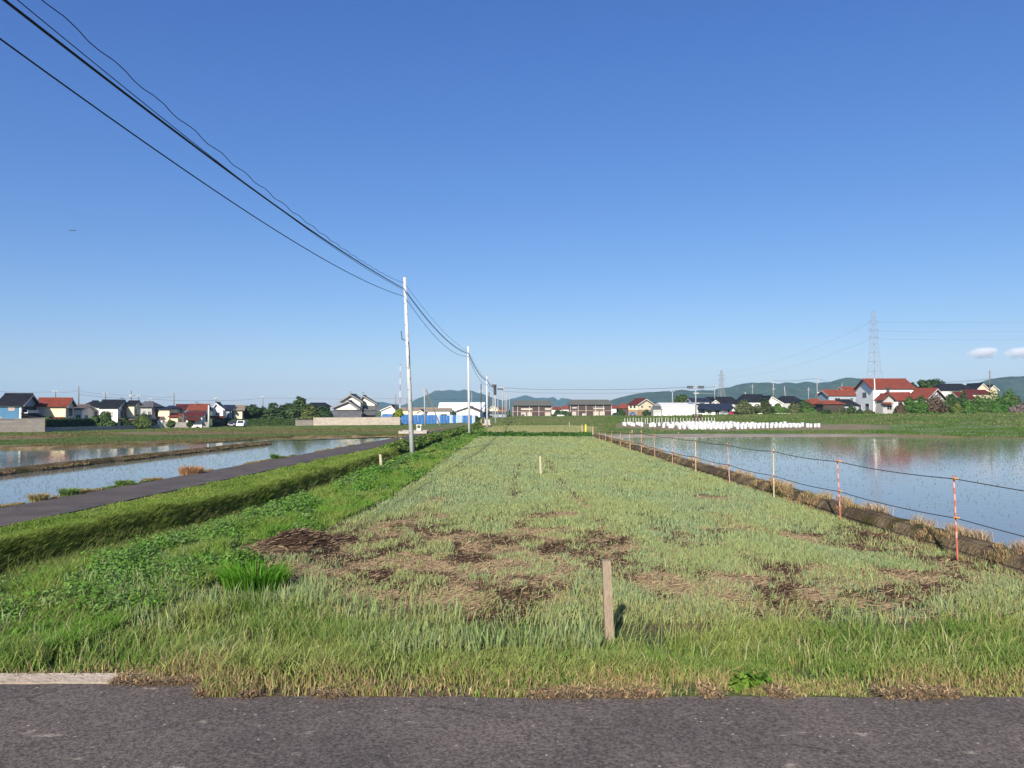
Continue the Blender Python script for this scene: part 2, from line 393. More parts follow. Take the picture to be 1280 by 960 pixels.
# verge ground between the road and the field, beyond the frame too
xs = np.concatenate([[-300, -100], np.arange(-40, -26, 1.), [-26.2]]); 
# farm path
ys = np.arange(9, 172, 1.0)
w1 = .12 * (fbm(ys * .35, 1.2) - .5); w2 = .12 * (fbm(ys * .35, 8.2) - .5)
L = np.stack([xPL(ys) + w1, ys, np.full_like(ys, .235)], 1); Rr = np.stack([xPR(ys) + w2, ys, np.full_like(ys, .235)], 1)
L0 = L + [-.05, 0, -.25]; R0 = Rr + [.05, 0, -.25]
V = np.concatenate([L0, L, Rr, R0]); n = len(ys); i = np.arange(n - 1)[None, :] + n * np.arange(3)[:, None]
T = np.stack([i, i + 1, i + n + 1, i + n], -1).reshape(-1, 4)
o = tri_obj('farm_path', V, T, None, asphalt('path_asphalt', (.10, .088, .082), (.2, .17, .14), (1, .3, 1))); tag(o, kind='structure'); flat(o)

# ------------------------------------------------------------------ far farmland: one sheet of bands
kx = [-260, 0, 120, 240, 320, 400, 480, 520, 575, 600, 640, 720, 745, 765, 800, 860, 1000, 1090, 1130, 1180, 1280, 1540]
def pts(ys_, zs=None, Ds=None):
    out = []
    for k, px in enumerate(kx):
        if Ds is not None and Ds[k] is not None:
            out.append(P(px, ys_[k], Ds[k]))
        else: out.append(G(px, ys_[k], zs[k]))
    return np.array(out)
N = None
r0 = pts([563, 559, 558, 554, 549, 546, 545, 545, 545, 545.5, 545.5, 545.5, 546, 546.5, 546.5, 547, 546.5, 546, 546.3, 547, 548.5, 552], [-.12] * 7 + [-.05, 0, 0, 0, 0, .05] + [.18] * 9)
r1 = pts([559, 556, 553.5, 550, 546.5, 545, 543.5, 543, 542.5, 541.5, 541, 541, 541.7, 542.3, 542.5, 542, 541.5, 541.5, 543, 545, 546.5, 550], [.05] * 13 + [.4, .5, .5, .5, .5, .45, .38, .36, .34])
r2 = pts([552, 550, 546.5, 543.5, 543, 541.5, 541, 540, 536, 533, 532, 532, 533, 534.5, 536, 538.8, 538.3, 538.5, 539, 539.5, 541, 544], [-.05] * 8 + [.05, .1, .1, .1, .15, .3, .5] + [.6] * 7)
r3 = pts([547, 544, 541, 538.5, 537.5, 536.5, 536.5, 536, 532, 528, 527, 527, 527.5, 528, 528, 529, 529, 530, 531, 532, 534, 536], [.08] * 8 + [.1, .2, .3, .3, .4, .6, .7] + [.9] * 3 + [1.1, 1.1, 1.2, 1.2])
r4 = pts([544, 541.5, 538.5, 534.5, 533.5, 532.5, 531.5, 531, 529, 524, 522, 521, 521, 520.5, 520.5, 520, 517, 515.5, 515, 514.5, 515, 517],
         [.1] * 8 + [.1] + [.1] * 13, [N] * 8 + [205, 250, 300, 300, 280, 250, 230, 215, 215, 215, 215, 215, 215, 215])
r5 = r4.copy(); 
for k in range(len(kx)):
    zf = np.interp(kx[k], [-260, 520, 600, 640, 765, 860, 1000, 1540], [.1, .1, .8, 1.35, 1.35, 2.3, 4.0, 4.1])
    r5[k] = [X(kx[k], 420), 420, zf]
r6 = np.array([[X(px, 5800), 5800, 4.0] for px in kx])
bands = [r0, r1, r2, r3, r4, r5, r6]
kd = np.arange(-260, 1541, 8.0)
def rs(r): return np.stack([np.interp(kd, kx, r[:, j]) for j in range(3)], 1)
bands = [rs(b) for b in bands]
front = bands[0].copy(); front[:, 2] -= .5; front[:, 1] -= .3
allr, tt = [front], [0.0]
for k in range(6):
    m = [6, 10, 12, 12, 8, 1][k]
    for q in range(m):
        f = q / m; allr.append(bands[k] * (1 - f) + bands[k + 1] * f); tt.append(k + f)
allr.append(bands[6]); tt.append(6.0)
FL = np.array(allr); tt = np.array(tt)              # rows x columns x 3
bump_ = (fbm(FL[..., 0] * .12, FL[..., 1] * .12, 4) - .5) * .25 * np.clip(tt, 0, 1)[:, None] * (tt < 4.2)[:, None]
FL[..., 2] += bump_
def far_z(x, y):
    """height of the farmland at x,y (nearest column, linear along it)"""
    px = 640 + np.asarray(x) / np.maximum(np.asarray(y), 1e-3) * F
    ci = np.clip(np.round((px - kd[0]) / 8).astype(int), 0, len(kd) - 1)
    return np.array([np.interp(yy, FL[1:, c_, 1], FL[1:, c_, 2]) for yy, c_ in zip(np.atleast_1d(y), np.atleast_1d(ci))])
col_k = [0, 560, 590, 740, 765, 1070, 1110, 1280]
gras, gras2, brn, pale, soilb, sage, mudp = [np.array(q) for q in ((.085, .125, .035), (.06, .11, .028), (.16, .115, .06), (.30, .28, .135), (.19, .16, .09), (.16, .21, .12), (.26, .22, .17))]
def band_col(k, px):
    L_ = [brn, gras2 * .9 + brn * .25, brn * 1.05, gras * 1.15, gras, gras]; M_ = [gras2, pale, gras, brn * .8 + gras * .4, gras, gras]
    Ra = [mudp, gras, soilb, gras, gras, gras]; Rb = [brn * .8, sage * .8 + gras * .2, gras * 1.1, gras * 1.1, gras, gras]
    a = np.clip((px - 545) / 50, 0, 1)[:, None]; b_ = np.clip((px - 735) / 25, 0, 1)[:, None]; d_ = np.clip((px - 1085) / 60, 0, 1)[:, None]
    c_ = L_[k] * (1 - a) + M_[k] * a; c_ = c_ * (1 - b_) + Ra[k] * b_; return c_ * (1 - d_) + Rb[k] * d_
cols = []
for rI, t_ in enumerate(tt):
    k = int(min(t_, 5)); f = t_ - k
    c0 = band_col(k, kd)
    wob = (fbm(FL[rI, :, 0] * .08 + 9, FL[rI, :, 1] * .3, 4) - .5)
    if k < 5:
        nxt = band_col(k + 1, kd); s_ = sst(.78, .96, f + wob * .35)[:, None]; c0 = c0 * (1 - s_) + nxt * s_
    patch = sst(.45, .7, fbm(FL[rI, :, 0] * .05 + 4, FL[rI, :, 1] * .12, 4))[:, None] * .35
    c0 = c0 * (1 - patch) + (brn * .9 + gras * .3) * patch
    cols.append(c0)
nr, nc = FL.shape[:2]; i = np.arange(nc - 1)[None, :] + nc * np.arange(nr - 1)[:, None]
T = np.stack([i, i + 1, i + nc + 1, i + nc], -1).reshape(-1, 4)
o = tri_obj('farmland', FL.reshape(-1, 3), T, np.concatenate(cols), vmat('farm_soil', noise=.35, nscale=.9, bump=.6, bscale=1.2, rough=.95, nstretch=(.5, 1, 1))); tag(o, kind='structure'); flat(o, nc - 1)

# ------------------------------------------------------------------ flooded paddies
def water(name):
    m = bpy.data.materials.new(name); m.use_nodes = True; n = m.node_tree; b = n.nodes['Principled BSDF']
    tc = n.nodes.new('ShaderNodeTexCoord'); t = n.nodes.new('ShaderNodeTexNoise'); t.inputs['Scale'].default_value = 2.2; t.inputs['Detail'].default_value = 4
    n.links.new(tc.outputs['Object'], t.inputs['Vector'])
    bp = n.nodes.new('ShaderNodeBump'); bp.inputs['Strength'].default_value = .30; bp.inputs['Distance'].default_value = .02
    n.links.new(t.outputs['Fac'], bp.inputs['Height']); n.links.new(bp.outputs['Normal'], b.inputs['Normal'])
    b.inputs['Base Color'].default_value = (.15, .145, .125, 1); b.inputs['Roughness'].default_value = .03; b.inputs['IOR'].default_value = 1.33
    b.inputs['Specular IOR Level'].default_value = .5
    MATS[name] = m; return m
wm = water('paddy_water')
# left paddies: one sheet from the path verge to the far banks
edge = [tuple(G(px, y + 3.0, -.12)[:2]) for px, y in zip(kx, [563, 559, 558, 554, 549, 546, 545, 545]) if px <= 520]
edge = [(e_[0], e_[1] + 6) for e_ in edge]
poly = [(-26., 6.), (-60., 6.)] + edge + [(xPL(150) - .3, 150.), (xPL(120) - .3, 120.), (xPL(80) - .3, 80.), (xPL(40) - .3, 40.), (xPL(8) - .3, 8.)]
poly[0] = (float(xPL(6)) - .3, 6.)
me = MB().add([(p[0], p[1], -.12) for p in poly], [tuple(range(len(poly)))])
o = me.build('paddy_water', wm); tag(o, kind='structure')
poly = [(13.3, 4.), (130., 4.), (180., 100.), (150., 118.), (14.0, 118.)]
o = MB().add([(p[0], p[1], .2) for p in poly], [tuple(range(len(poly)))]).build('paddy_water', wm); tag(o, kind='structure')

# earth banks
def bank(name, prof, path_fn, ys_, col_fn, m):
    """prof: (offset across, height) list; path_fn(y) -> x"""
    rows = []
    for k, (u, h) in enumerate(prof):
        nz = (fbm(ys_ * 1.3 + k * 3, np.full_like(ys_, k * 1.7), 4) - .5)
        rows.append(np.stack([path_fn(ys_) + u + nz * .08 + (fbm(ys_ * 5.1 + k * 5, np.full_like(ys_, k * 2.3), 3) - .5) * .06, ys_, h + nz * .05 + (fbm(ys_ * 4.3 + k * 7, np.full_like(ys_, k * 3.3), 3) - .5) * .06 * (0 < k < len(prof) - 1)], 1))
    V = np.concatenate(rows); n = len(ys_); i = np.arange(n - 1)[None, :] + n * np.arange(len(prof) - 1)[:, None]
    T = np.stack([i, i + n, i + n + 1, i + 1], -1).reshape(-1, 4)
    o = tri_obj(name, V, T, col_fn(V), m); tag(o, kind='structure'); return o
def bcol(V):
    moss = sst(.45, .62, fbm(V[:, 0] * 1.5 + 3, V[:, 1] * .8, 4)); t = sst(.46, .6, fbm(V[:, 0] * 2, V[:, 1] * 1.7, 4))
    c = mixc([.085, .058, .034], [.055, .05, .012], moss); return c * (1 - t)[:, None] + np.array([.15, .11, .06])[None, :] * t[:, None]
bm_ = vmat('bank_earth', noise=.5, nscale=7, bump=1.0, bscale=9, rough=.95)
ys = np.concatenate([np.arange(9, 45, .15), np.arange(45, 112, .5)])
bank('earth_bank', [(0, -.05), (.12, .16), (.32, .40), (.6, .46), (1.0, .42), (1.2, .26), (1.4, .0)], lambda y: X_BANK + 0 * y, ys, bcol, bm_)
ys = np.arange(14, 91, .35)
bank('earth_bank', [(-.7, -.3), (-.45, .12), (-.1, .26), (.3, .24), (.65, .05), (.8, -.3)], lambda y: -36.2 + .068 * y, ys, bcol, bm_)
# far side banks between the left paddies
def xbank(pxs, pys, z, h, wd=.8):
    A = np.array([G(px, py, z) for px, py in zip(pxs, pys)]); n = 60
    s = np.linspace(0, len(A) - 1, n); A = np.stack([np.interp(s, np.arange(len(A)), A[:, j]) for j in range(3)], 1)
    rows = []
    for k, (u, hh) in enumerate([(-wd, -.15), (-wd * .6, h * .7), (0, h), (wd * .6, h * .8), (wd, -.15)]):
        nz = fbm(A[:, 0] * .8 + k, A[:, 1] * .8, 3) - .5
        tp = np.clip(np.minimum(np.arange(n), np.arange(n)[::-1]) / 8, 0, 1); rows.append(np.stack([A[:, 0], A[:, 1] + u, z + (hh + nz * .12 + .15) * tp - .15], 1))
    V = np.concatenate(rows); i = np.arange(n - 1)[None, :] + n * np.arange(4)[:, None]
    T = np.stack([i, i + 1, i + n + 1, i + n], -1).reshape(-1, 4)
    o = tri_obj('earth_bank', V, T, bcol(V) * 1.3, bm_); tag(o, kind='structure')
xbank([-120, 0, 60, 150, 235], [564, 561, 560.5, 557.5, 554.5], -.1, .25, 1.2)
xbank([150, 260, 330, 420, 480], [553, 550, 547.5, 546, 545.5], -.1, .25, 1.0)

# hills
def hill(name, outline, D, depth, col, tex=60, zoff=0):
    px = np.arange(outline[0][0], outline[-1][0] + .1, 1.5); py = np.interp(px, [q[0] for q in outline], [q[1] for q in outline])
    rx = (px - 640) / F * D; rz = np.array([Z(y, D) for y in py]) - 4
    rz = rz + (vnoise(rx * .03, rx * 0 + D) - .5) * rz.max() * .06
    us = np.linspace(-1, 1, 25)
    V = []
    for u in us:
        prof = max(0, 1 - abs(u) ** 1.35)
        nz = fbm(rx * .006 + u * 3, np.full_like(rx, u * 4 + D), 4) - .5
        V.append(np.stack([rx, np.full_like(rx, D + u * depth) + nz * depth * .25 * (1 - abs(u)), 3.0 + rz * prof * (1 + nz * .9 * min(1, abs(u) * 3) * (u < 0))], 1))
    V = np.concatenate(V); n = len(px); i = np.arange(n - 1)[None, :] + n * np.arange(len(us) - 1)[:, None]
    T = np.stack([i, i + 1, i + n + 1, i + n], -1).reshape(-1, 4)
    cl = jitter(col, len(V), .12, .06)
    o = tri_obj(name, V, T, cl, vmat('forest_hill', noise=.55, nscale=.035, bump=1.0, bscale=.03, rough=1.0)); tag(o, kind='structure')
    o.data.polygons.foreach_set('use_smooth', [True] * len(o.data.polygons))
    return o
fg = (.035, .055, .026)
hill('hills', [(455, 512), (470, 503), (478, 502), (490, 504), (505, 507), (520, 500), (532, 494), (544, 489), (561, 486.7), (573, 488), (581, 486), (590, 489), (607, 494), (624, 499), (640, 503), (665, 512)], 4300, 600, fg)
hill('hills', [(610, 508), (630, 500), (645, 497), (657, 494), (668, 497), (680, 497), (692, 496.5), (698, 500), (702, 497), (715, 499.5), (730, 503), (760, 510)], 4800, 500, fg)
hill('hills', [(725, 512), (765, 499.5), (796, 492.5), (808, 489.5), (820, 489), (842, 489), (853, 487), (866, 488), (877, 486), (886, 487.5), (898, 486), (912, 483.5), (930, 480), (950, 477.5), (961, 479), (979, 479), (995, 477.5), (1010, 477.5), (1025, 478), (1040, 477.5), (1050, 474), (1062, 470.6), (1070, 472), (1080, 475), (1110, 478), (1150, 484), (1200, 500), (1230, 512)], 2600, 420, fg)
hill('hills', [(1150, 512), (1195, 492), (1225, 480), (1240, 472.5), (1253, 470.5), (1266, 469), (1280, 469.7), (1310, 468), (1360, 474), (1430, 480), (1520, 505)], 2300, 350, fg)
# ------------------------------------------------------------------ growth on the ground (uncountable: stuff)
GM = vmat('grass_blade', rough=.7, trans=.35, spec=.08)
LM = vmat('leaf_blade', rough=.65, trans=.32, spec=.12)
DM = vmat('dry_blade', rough=.8, trans=.25, spec=.1)
def scatter(n, x0, x1, y0, y1, p=1.0):
    """n points, more of them where the ground is near the viewer (p>0)"""
    u = RNG.random(n)
    if p == 0: y = y0 + (y1 - y0) * u
    else:
        a, b = y0 ** (-p), y1 ** (-p); y = (a + (b - a) * u) ** (-1 / p)
    return x0 + (x1 - x0) * RNG.random(n), y
SAGE, SAGE2, SAGEY = (.31, .375, .155), (.285, .37, .18), (.38, .365, .15)
# crop: sage-green seedlings in drilled rows along the field
x, y = scatter(520000, -8, 12.3, 14.0, 113, 0.7)
row = np.round(x / .3) * .3 + RNG.normal(0, .075, len(x)); x = np.where(RNG.random(len(x)) < .4, row, x)
keep = (x > xC(y) + .3 * (fbm(y * .4, x * .0 + 3) - .5)) & (x < X_BANK + .1)
dens = (1 - .80 * mulch(x, y) * (.55 + .9 * (fbm(x * 1.6 + 5, y * 1.2, 3) < .52)).clip(0, 1.2)) * (np.interp(y, [20, 40], [.25, .55]) + np.interp(y, [20, 40], [.75, .45]) * sst(.3, .6, fbm(x * .8, y * .35 + 4, 4)))
dens = dens * (1 - .34 * sst(18, 24, y) * (.5 + .5 * np.cos(2 * np.pi * (x + .12 * np.sin(y * .09)) / 1.32)) * sst(.25, .6, fbm(x * .3, y * .06 + 2, 3) + .15))
dens = dens * (.30 + .70 * sst(14.4, 18.5, y + 1.2 * (fbm(x * .6, y * .2) - .5)))
keep &= (RNG.random(len(x)) < dens) & (heap(x, y) < .3)
x, y = x[keep], y[keep]; n = len(x)
tuft = fbm(x * 1.3 + 2, y * .9, 3)
h = (.10 + .20 * tuft) * (.7 + .6 * RNG.random(n)) * np.interp(y, [14, 24, 60], [.9, .9, .8])
wd = np.interp(y, [14, 30, 60, 112], [.015, .022, .036, .062]) * (.7 + .6 * RNG.random(n))
t = sst(.35, .65, fbm(x * .35, y * .2 + 8, 3)); c = mixc(SAGE, SAGE2, t); 
yl = (RNG.random(n) < .14 + .25 * mulch(x, y) + .45 * (1 - sst(14, 19, y)) * (fbm(x * .9, y * .8 + 3, 3) > .48)); c[yl] = np.array(SAGEY) ; c *= (1 + RNG.normal(0, .16, n))[:, None]
dr = RNG.random(n) < .05; c[dr] = np.array([.36, .29, .17])
blades('crop', x, y, near_z(x, y) - .01, h, wd, c, GM, lean=.42)
# roadside strip of tall soft grass
x, y = scatter(330000, -15, 13.5, 9.75, 16.0, 1.2)
edge = roadedge(x)
ynear = 13.1 + .9 * (fbm(x * .45, 2.2 + y * 0, 3) - .5) * 2 + np.interp(x, [-9, -5, -2, 2, 8], [2.6, 1.8, .2, 0, .5])
keep = ((y > 10.52) | (x > -5.5)) & (y > edge + .02 + .25 * np.maximum(0, fbm(x * 1.7, y * 0 + 4) - .45)) & (RNG.random(len(x)) < 1 - sst(-.8, .7, y - ynear)) & (x > xW(y) - .4)
keep &= RNG.random(len(x)) < .12 + .95 * sst(.36, .6, fbm(x * 1.2, y * 1.2 + 6, 3))
x, y = x[keep], y[keep]; n = len(x); e = y - roadedge(x)
f_ = fbm(x * .7 + 5, y * .7, 3)
h = (.08 + .43 * f_ ** 1.3) * (.35 + 1.0 * RNG.random(n)) * (.45 + .55 * sst(0.0, .9, e))
wd = .009 + .010 * RNG.random(n)
gn = fbm(x * .5 + 1, y * .6 + 9, 3)
c = mixc((.155, .245, .05), (.26, .315, .085), sst(.38, .62, gn)); 
dryp = np.clip(1.1 - e / .8 + (gn - .5) * 1.8, 0.07, .85)
dm = RNG.random(n) < dryp * .8; c[dm] = jitter((.36, .28, .135), dm.sum(), .22, .06)
pk = (~dm) & (RNG.random(n) < .12); c[pk] = np.array([.26, .28, .09])
c *= (1 + RNG.normal(0, .18, n))[:, None]
wind = RNG.normal(.3, 1.1, n)
blades('roadside_grass', x, y, near_z(x, y) - .01, h, wd, c, GM, lean=.5)
# dry mat lying along the very edge of the asphalt
x = RNG.uniform(-13, 13, 26000); y = roadedge(x) + np.abs(RNG.normal(0, .17, len(x))) - .09 * fbm(x * 2.1, x * 0 + 1, 3) * 1.6; n = len(x)
ok = ((x > -5.5) | ((y > 10.55) & (RNG.random(n) < .5))) & (fbm(x * .9 + 3, y * 0, 2) > .3) & (fbm(x * 1.1, y * 0 + 3, 3) > .36); x, y = x[ok], y[ok]; n = len(x)
blades('dry_grass', x, y, np.full(n, .235), .05 + .13 * RNG.random(n), .012 + .012 * RNG.random(n), jitter((.38, .27, .15), n, .25, .06), DM, lean=1.6)

# broad weeds and grass of the left bank
def bank_points(n, y0, y1, p):
    x, y = scatter(n, 0, 1, y0, y1, p); a, b = xW(y) - .35, xC(y) + .25
    return a + (b - a) * x, y
x, y = bank_points(210000, 11.5, 150, .85); n = len(x)
f_ = fbm(x * .9, y * .55 + 3, 4); keep = RNG.random(n) < .3 + .8 * sst(.35, .55, f_)
keep &= (RNG.random(n) > mulch(x, y) * .7) & (heap(x, y) < .25)
x, y, f_ = x[keep], y[keep], f_[keep]; n = len(x)
h = (.12 + .5 * f_) * (.5 + .7 * RNG.random(n)); wd = np.interp(y, [11, 30, 60, 150], [.016, .026, .05, .1]) * (.7 + .6 * RNG.random(n))
c = mixc((.135, .27, .035), (.21, .30, .06), sst(.4, .62, fbm(x * .6 + 3, y * .3, 3))); c *= (1 + RNG.normal(0, .2, n))[:, None]
dr = RNG.random(n) < .07; c[dr] = np.array([.3, .24, .13])
blades('weed_grass', x, y, near_z(x, y) - .02, h, wd, c, GM, lean=.5)
# leafy clumps (mugwort and dock) as heaps of leaves
def clumps(name, cx, cy, cz, rad, hgt, per, col, lsize, m=LM):
    A = []
    k = len(cx)
    n = k * per
    i = np.repeat(np.arange(k), per)
    d = RNG.normal(size=(n, 3)); d /= np.linalg.norm(d, axis=1)[:, None]; d[:, 2] = np.abs(d[:, 2])
    rr = RNG.random(n) ** .45
    pos = np.stack([cx[i] + d[:, 0] * rad[i] * rr, cy[i] + d[:, 1] * rad[i] * rr, cz[i] + d[:, 2] * hgt[i] * rr + .02], 1)
    cc = col[i] * (1 + RNG.normal(0, .16, n))[:, None]
    V, T, c4 = leaves_arrays(pos, lsize[i] * (.6 + .8 * RNG.random(n)), cc, .4, 1.5, d)
    o = tri_obj(name, V, T, c4, m); o['kind'] = 'stuff'; return o
x, y = bank_points(2600, 13, 160, .6); f_ = fbm(x * .5 + 11, y * .25, 3); k_ = (f_ > .43) & (heap(x, y) < .1); x, y = x[k_], y[k_]; k = len(x)
side = np.exp(-((x - (xW(y) + .5)) / 1.1) ** 2); k_ = RNG.random(k) < .25 + .75 * side; x, y = x[k_], y[k_]; k = len(x)
cl = mixc((.115, .26, .03), (.18, .26, .09), RNG.random(k) ** 1.5)
clumps('weeds', x, y, near_z(x, y), .22 + .3 * RNG.random(k), .25 + .4 * RNG.random(k), 150, cl, np.interp(y, [13, 40, 100, 160], [.05, .085, .16, .24]))
# grey-green upright stalks (mugwort) among the near weeds
x, y = scatter(13000, -11, 1.5, 11.6, 21, .8); k_ = (fbm(x * .9 + 31, y * .8, 3) > .54) & (x > xW(y) - .2) & (mulch(x, y) < .5); x, y = x[k_], y[k_]; n = len(x)
blades('mugwort', x, y, near_z(x, y), .22 + .3 * RNG.random(n), .018 + .014 * RNG.random(n), jitter((.25, .31, .13), n, .2, .06), GM, lean=.25)

# berm: dense trimmed grass, hanging over the ditch
x, y = scatter(300000, 0, 1, 11, 168, .85); a, b = xPR(y) + .15, xB(y) + .28; x = a + (b - a) * x ** .8; n = len(x)
hang = np.clip((x - (xB(y) - .25)) / .5, 0, 1)
f_ = fbm(x * .9, y * .6 + 13, 3)
h = (.12 + .34 * f_ ** 1.4) * (.5 + .8 * RNG.random(n)) * (.55 + .75 * sst(.15, .9, (x - a) / (b - a))); wd = np.interp(y, [11, 30, 60, 168], [.016, .025, .05, .11]) * (.7 + .6 * RNG.random(n))
c = mixc((.14, .23, .035), (.215, .295, .055), sst(.38, .62, fbm(x * .7 + 3, y * .5, 3))); c *= (1 + RNG.normal(0, .16, n))[:, None]
dr = RNG.random(n) < .06 + .12 * np.exp(-((x - xPR(y)) / .6) ** 2); c[dr] = np.array([.33, .28, .14])
az = np.where(RNG.random(n) < hang * .8, RNG.normal(0, .5, n), RNG.random(n) * 6.28)
blades('bank_grass', x, y, near_z(x, y) - .02, h, wd, c, GM, lean=.6 + 0 * .5, az=az)
x, y = scatter(70000, 0, 1, 12, 150, .85); x = xB(y) - .2 + .8 * x; n = len(x)
wd = np.interp(y, [11, 30, 60, 168], [.02, .03, .06, .12])
c = jitter((.19, .24, .06), n, .25, .1); dr = RNG.random(n) < .25; c[dr] = jitter((.30, .24, .11), dr.sum(), .25, .08)
blades('bank_grass', x, y, near_z(x, y) - .02, .15 + .3 * RNG.random(n) ** 2, wd, c, GM, lean=.6, az=RNG.normal(-.5, 1.1, n))
# bushier growth on the far berm, past the second pole
x, y = scatter(900, 0, 1, 62, 165, .3); x = xB(y) - 1.0 + x * 1.1; k_ = fbm(x * .2, y * .13, 3) > .36; x, y = x[k_], y[k_]; k = len(x)
clumps('weeds', x, y, near_z(x, y) + .1, .3 + .4 * RNG.random(k), .25 + .5 * RNG.random(k), 100, mixc((.10, .19, .03), (.16, .21, .055), RNG.random(k)), np.interp(y, [58, 165], [.16, .3]))

# right bank: dry grass standing on it
x, y = scatter(42000, 11.75, 12.75, 13, 110, .9); n = len(x)
k_ = fbm(x * 2.2, y * 1.5 + 21, 4) + .35 * (fbm(x * .5, y * .25 + 3, 2) - .5) > np.interp(x, [11.75, 12.3, 12.75], [.56, .61, .61]); x, y = x[k_], y[k_]; n = len(x)
bz = np.interp(x - X_BANK, [-.3, 0, .32, .6, 1.], [0, 0, .38, .44, .4])
wd = np.interp(y, [13, 30, 60, 110], [.012, .02, .035, .06])
c = jitter((.36, .25, .13), n, .22, .07); gr = RNG.random(n) < .18; c[gr] = jitter((.14, .17, .06), gr.sum())
blades('dry_grass', x, y, bz - .02, .07 + .2 * RNG.random(n), wd, c, DM, lean=.5)
x = X_BANK + 1.05 + RNG.normal(0, .08, 9000); y = scatter(9000, 0, 1, 13, 110, .9)[1]; k_ = fbm(x * 0, y * 1.1 + 4, 3) > .47; x, y = x[k_], y[k_]; n = len(x)
blades('dry_grass', x, y, np.full(n, .36), .16 + .3 * RNG.random(n), np.interp(y, [13, 40, 110], [.011, .022, .06]), jitter((.42, .31, .19), n, .2, .06), DM, lean=.55)
# dry grass and tufts on the far verge of the path and on the left bank
x, y = scatter(60000, 0, 1, 12, 160, .8); x = xPL(y) - .75 + .75 * x; k_ = fbm(x * .5, y * .45 + 7, 4) > .53; x, y = x[k_], y[k_]; n = len(x)
c = jitter((.30, .235, .11), n, .2, .07); gr = fbm(x * .4, y * .4, 2) > .55; c[gr] = jitter((.14, .19, .06), gr.sum())
blades('dry_grass', x, y, np.maximum(near_z(x, y), -.1) + .03, .06 + .13 * RNG.random(n), np.interp(y, [12, 40, 160], [.02, .04, .11]), c, DM, lean=.7)
y = RNG.uniform(14, 90, 34000); x = -36.2 + .068 * y + RNG.uniform(-.75, .75, len(y)); k_ = fbm(x * .8, y * .6, 3) > .4; x, y = x[k_], y[k_]; n = len(x)
c = jitter((.27, .19, .10), n, .22, .07); gr = RNG.random(n) < .22; c[gr] = jitter((.12, .15, .05), gr.sum())
blades('dry_grass', x, y, .18 - .3 * np.abs(x - (-36.2 + .068 * y)), .06 + .16 * RNG.random(n), .05 + .03 * RNG.random(n), c, DM, lean=.7)
# single larger tufts on the path verge, seen against the water
for px, py, hh, rr, cc, nm in [(51, 620, .75, .35, (.36, .30, .14), 'pale'), (89, 612, .8, .4, (.16, .24, .07), 'green'), (108, 609, .5, .35, (.33, .27, .12), 'straw'), (158, 601, .7, .5, (.15, .24, .06), 'green'),
                               (192, 595, .45, .6, (.33, .22, .11), 'straw'), (240, 589, 1.1, .75, (.42, .24, .12), 'rust'), (344, 571, .9, .25, (.13, .23, .05), 'green'), (352, 570, .5, .6, (.16, .22, .07), 'green')]:
    yy_ = 30.0
    for it in range(30): yy_ = float((xPL(yy_) - .32) / ((px - 640) / F)) * .5 + yy_ * .5
    q = (float(xPL(yy_)) - .32, yy_); rr = rr * .8; hh = hh * .85; n = 700
    ang = RNG.random(n) * 6.28; r_ = rr * np.sqrt(RNG.random(n))
    x, y = q[0] + np.cos(ang) * r_, q[1] + np.sin(ang) * r_
    o = blades('grass_tuft', x, y, np.full(n, .12), hh * (.5 + .5 * RNG.random(n)) * (1 - .3 * r_ / rr), np.full(n, .035), jitter(cc, n, .2, .08), DM, lean=.6, az=ang)
    o['kind'] = 'thing'; tag(o, {'pale': 'pale dry grass tuft at the water side of the path, leftmost', 'green': 'fresh green grass tuft between the paddy water and the path', 'straw': 'low straw-coloured grass tuft between paddy and path', 'rust': 'large rust-orange dry grass tuft on the path verge by the water'}[nm], 'grass tuft', 'grass tufts on the path verge')

# straw strands and humus crumbs of the mulch
x, y = scatter(105000, -8.5, 12, 14.2, 34, .7); mu = mulch(x, y); k_ = RNG.random(len(x)) < mu * .9 + .04; x, y = x[k_], y[k_]; n = len(x)
hn = fbm(x * .9 + 7, y * .75 + 2, 4); dk = np.maximum(sst(.40, .52, hn), heap(x, y))
c = mixc((.29, .21, .125), (.075, .046, .03), dk * (RNG.random(n) < .8)); c *= (1 + RNG.normal(0, .25, n))[:, None]
ln = .12 + .28 * RNG.random(n); th = RNG.normal(0, .7, n); el = RNG.normal(.08, .22, n)
d = np.stack([np.cos(th) * np.cos(el), np.sin(th) * np.cos(el), np.sin(el)], 1) * (ln / 2)[:, None]
s_ = np.stack([-np.sin(th), np.cos(th), .6 + 0 * th], 1) * (.006 + .006 * RNG.random(n))[:, None]
b0 = np.stack([x, y, near_z(x, y) + .02 + .03 * RNG.random(n)], 1)
V = np.stack([b0 - d - s_, b0 - d + s_, b0 + d + s_, b0 + d - s_], 1).reshape(-1, 3)
o = tri_obj('straw', V, np.arange(n)[:, None] * 4 + np.array([[0, 1, 2, 3]]), np.repeat(c, 4, 0), DM); o['kind'] = 'stuff'

# rice seedlings standing in the water, in rows
def rice(x, y, z, cols, hs):
    n = len(x); k = 3
    xx = np.repeat(x, k) + RNG.normal(0, .02, n * k); yy = np.repeat(y, k) + RNG.normal(0, .02, n * k)
    wd = np.interp(yy, [15, 40, 100], [.008, .013, .026])
    blades('rice_seedlings', xx, yy, np.full(n * k, z), hs * (.6 + .6 * RNG.random(n * k)), wd, jitter(cols, n * k, .25, .08), GM, lean=.5)
yy, xx = np.meshgrid(np.arange(18, 102, .3), np.arange(14, 150, .32), indexing='ij')
xx = (xx + RNG.normal(0, .035, xx.shape)).ravel(); yy = (yy + RNG.normal(0, .035, yy.shape)).ravel()
k_ = (np.abs(xx / yy) < .78) & (RNG.random(len(xx)) < (.30 + .5 * sst(.4, .6, fbm(xx * .08, yy * .1, 3))) * np.interp(yy, [18, 45, 70, 102], [.10, .2, .9, 1.6]))
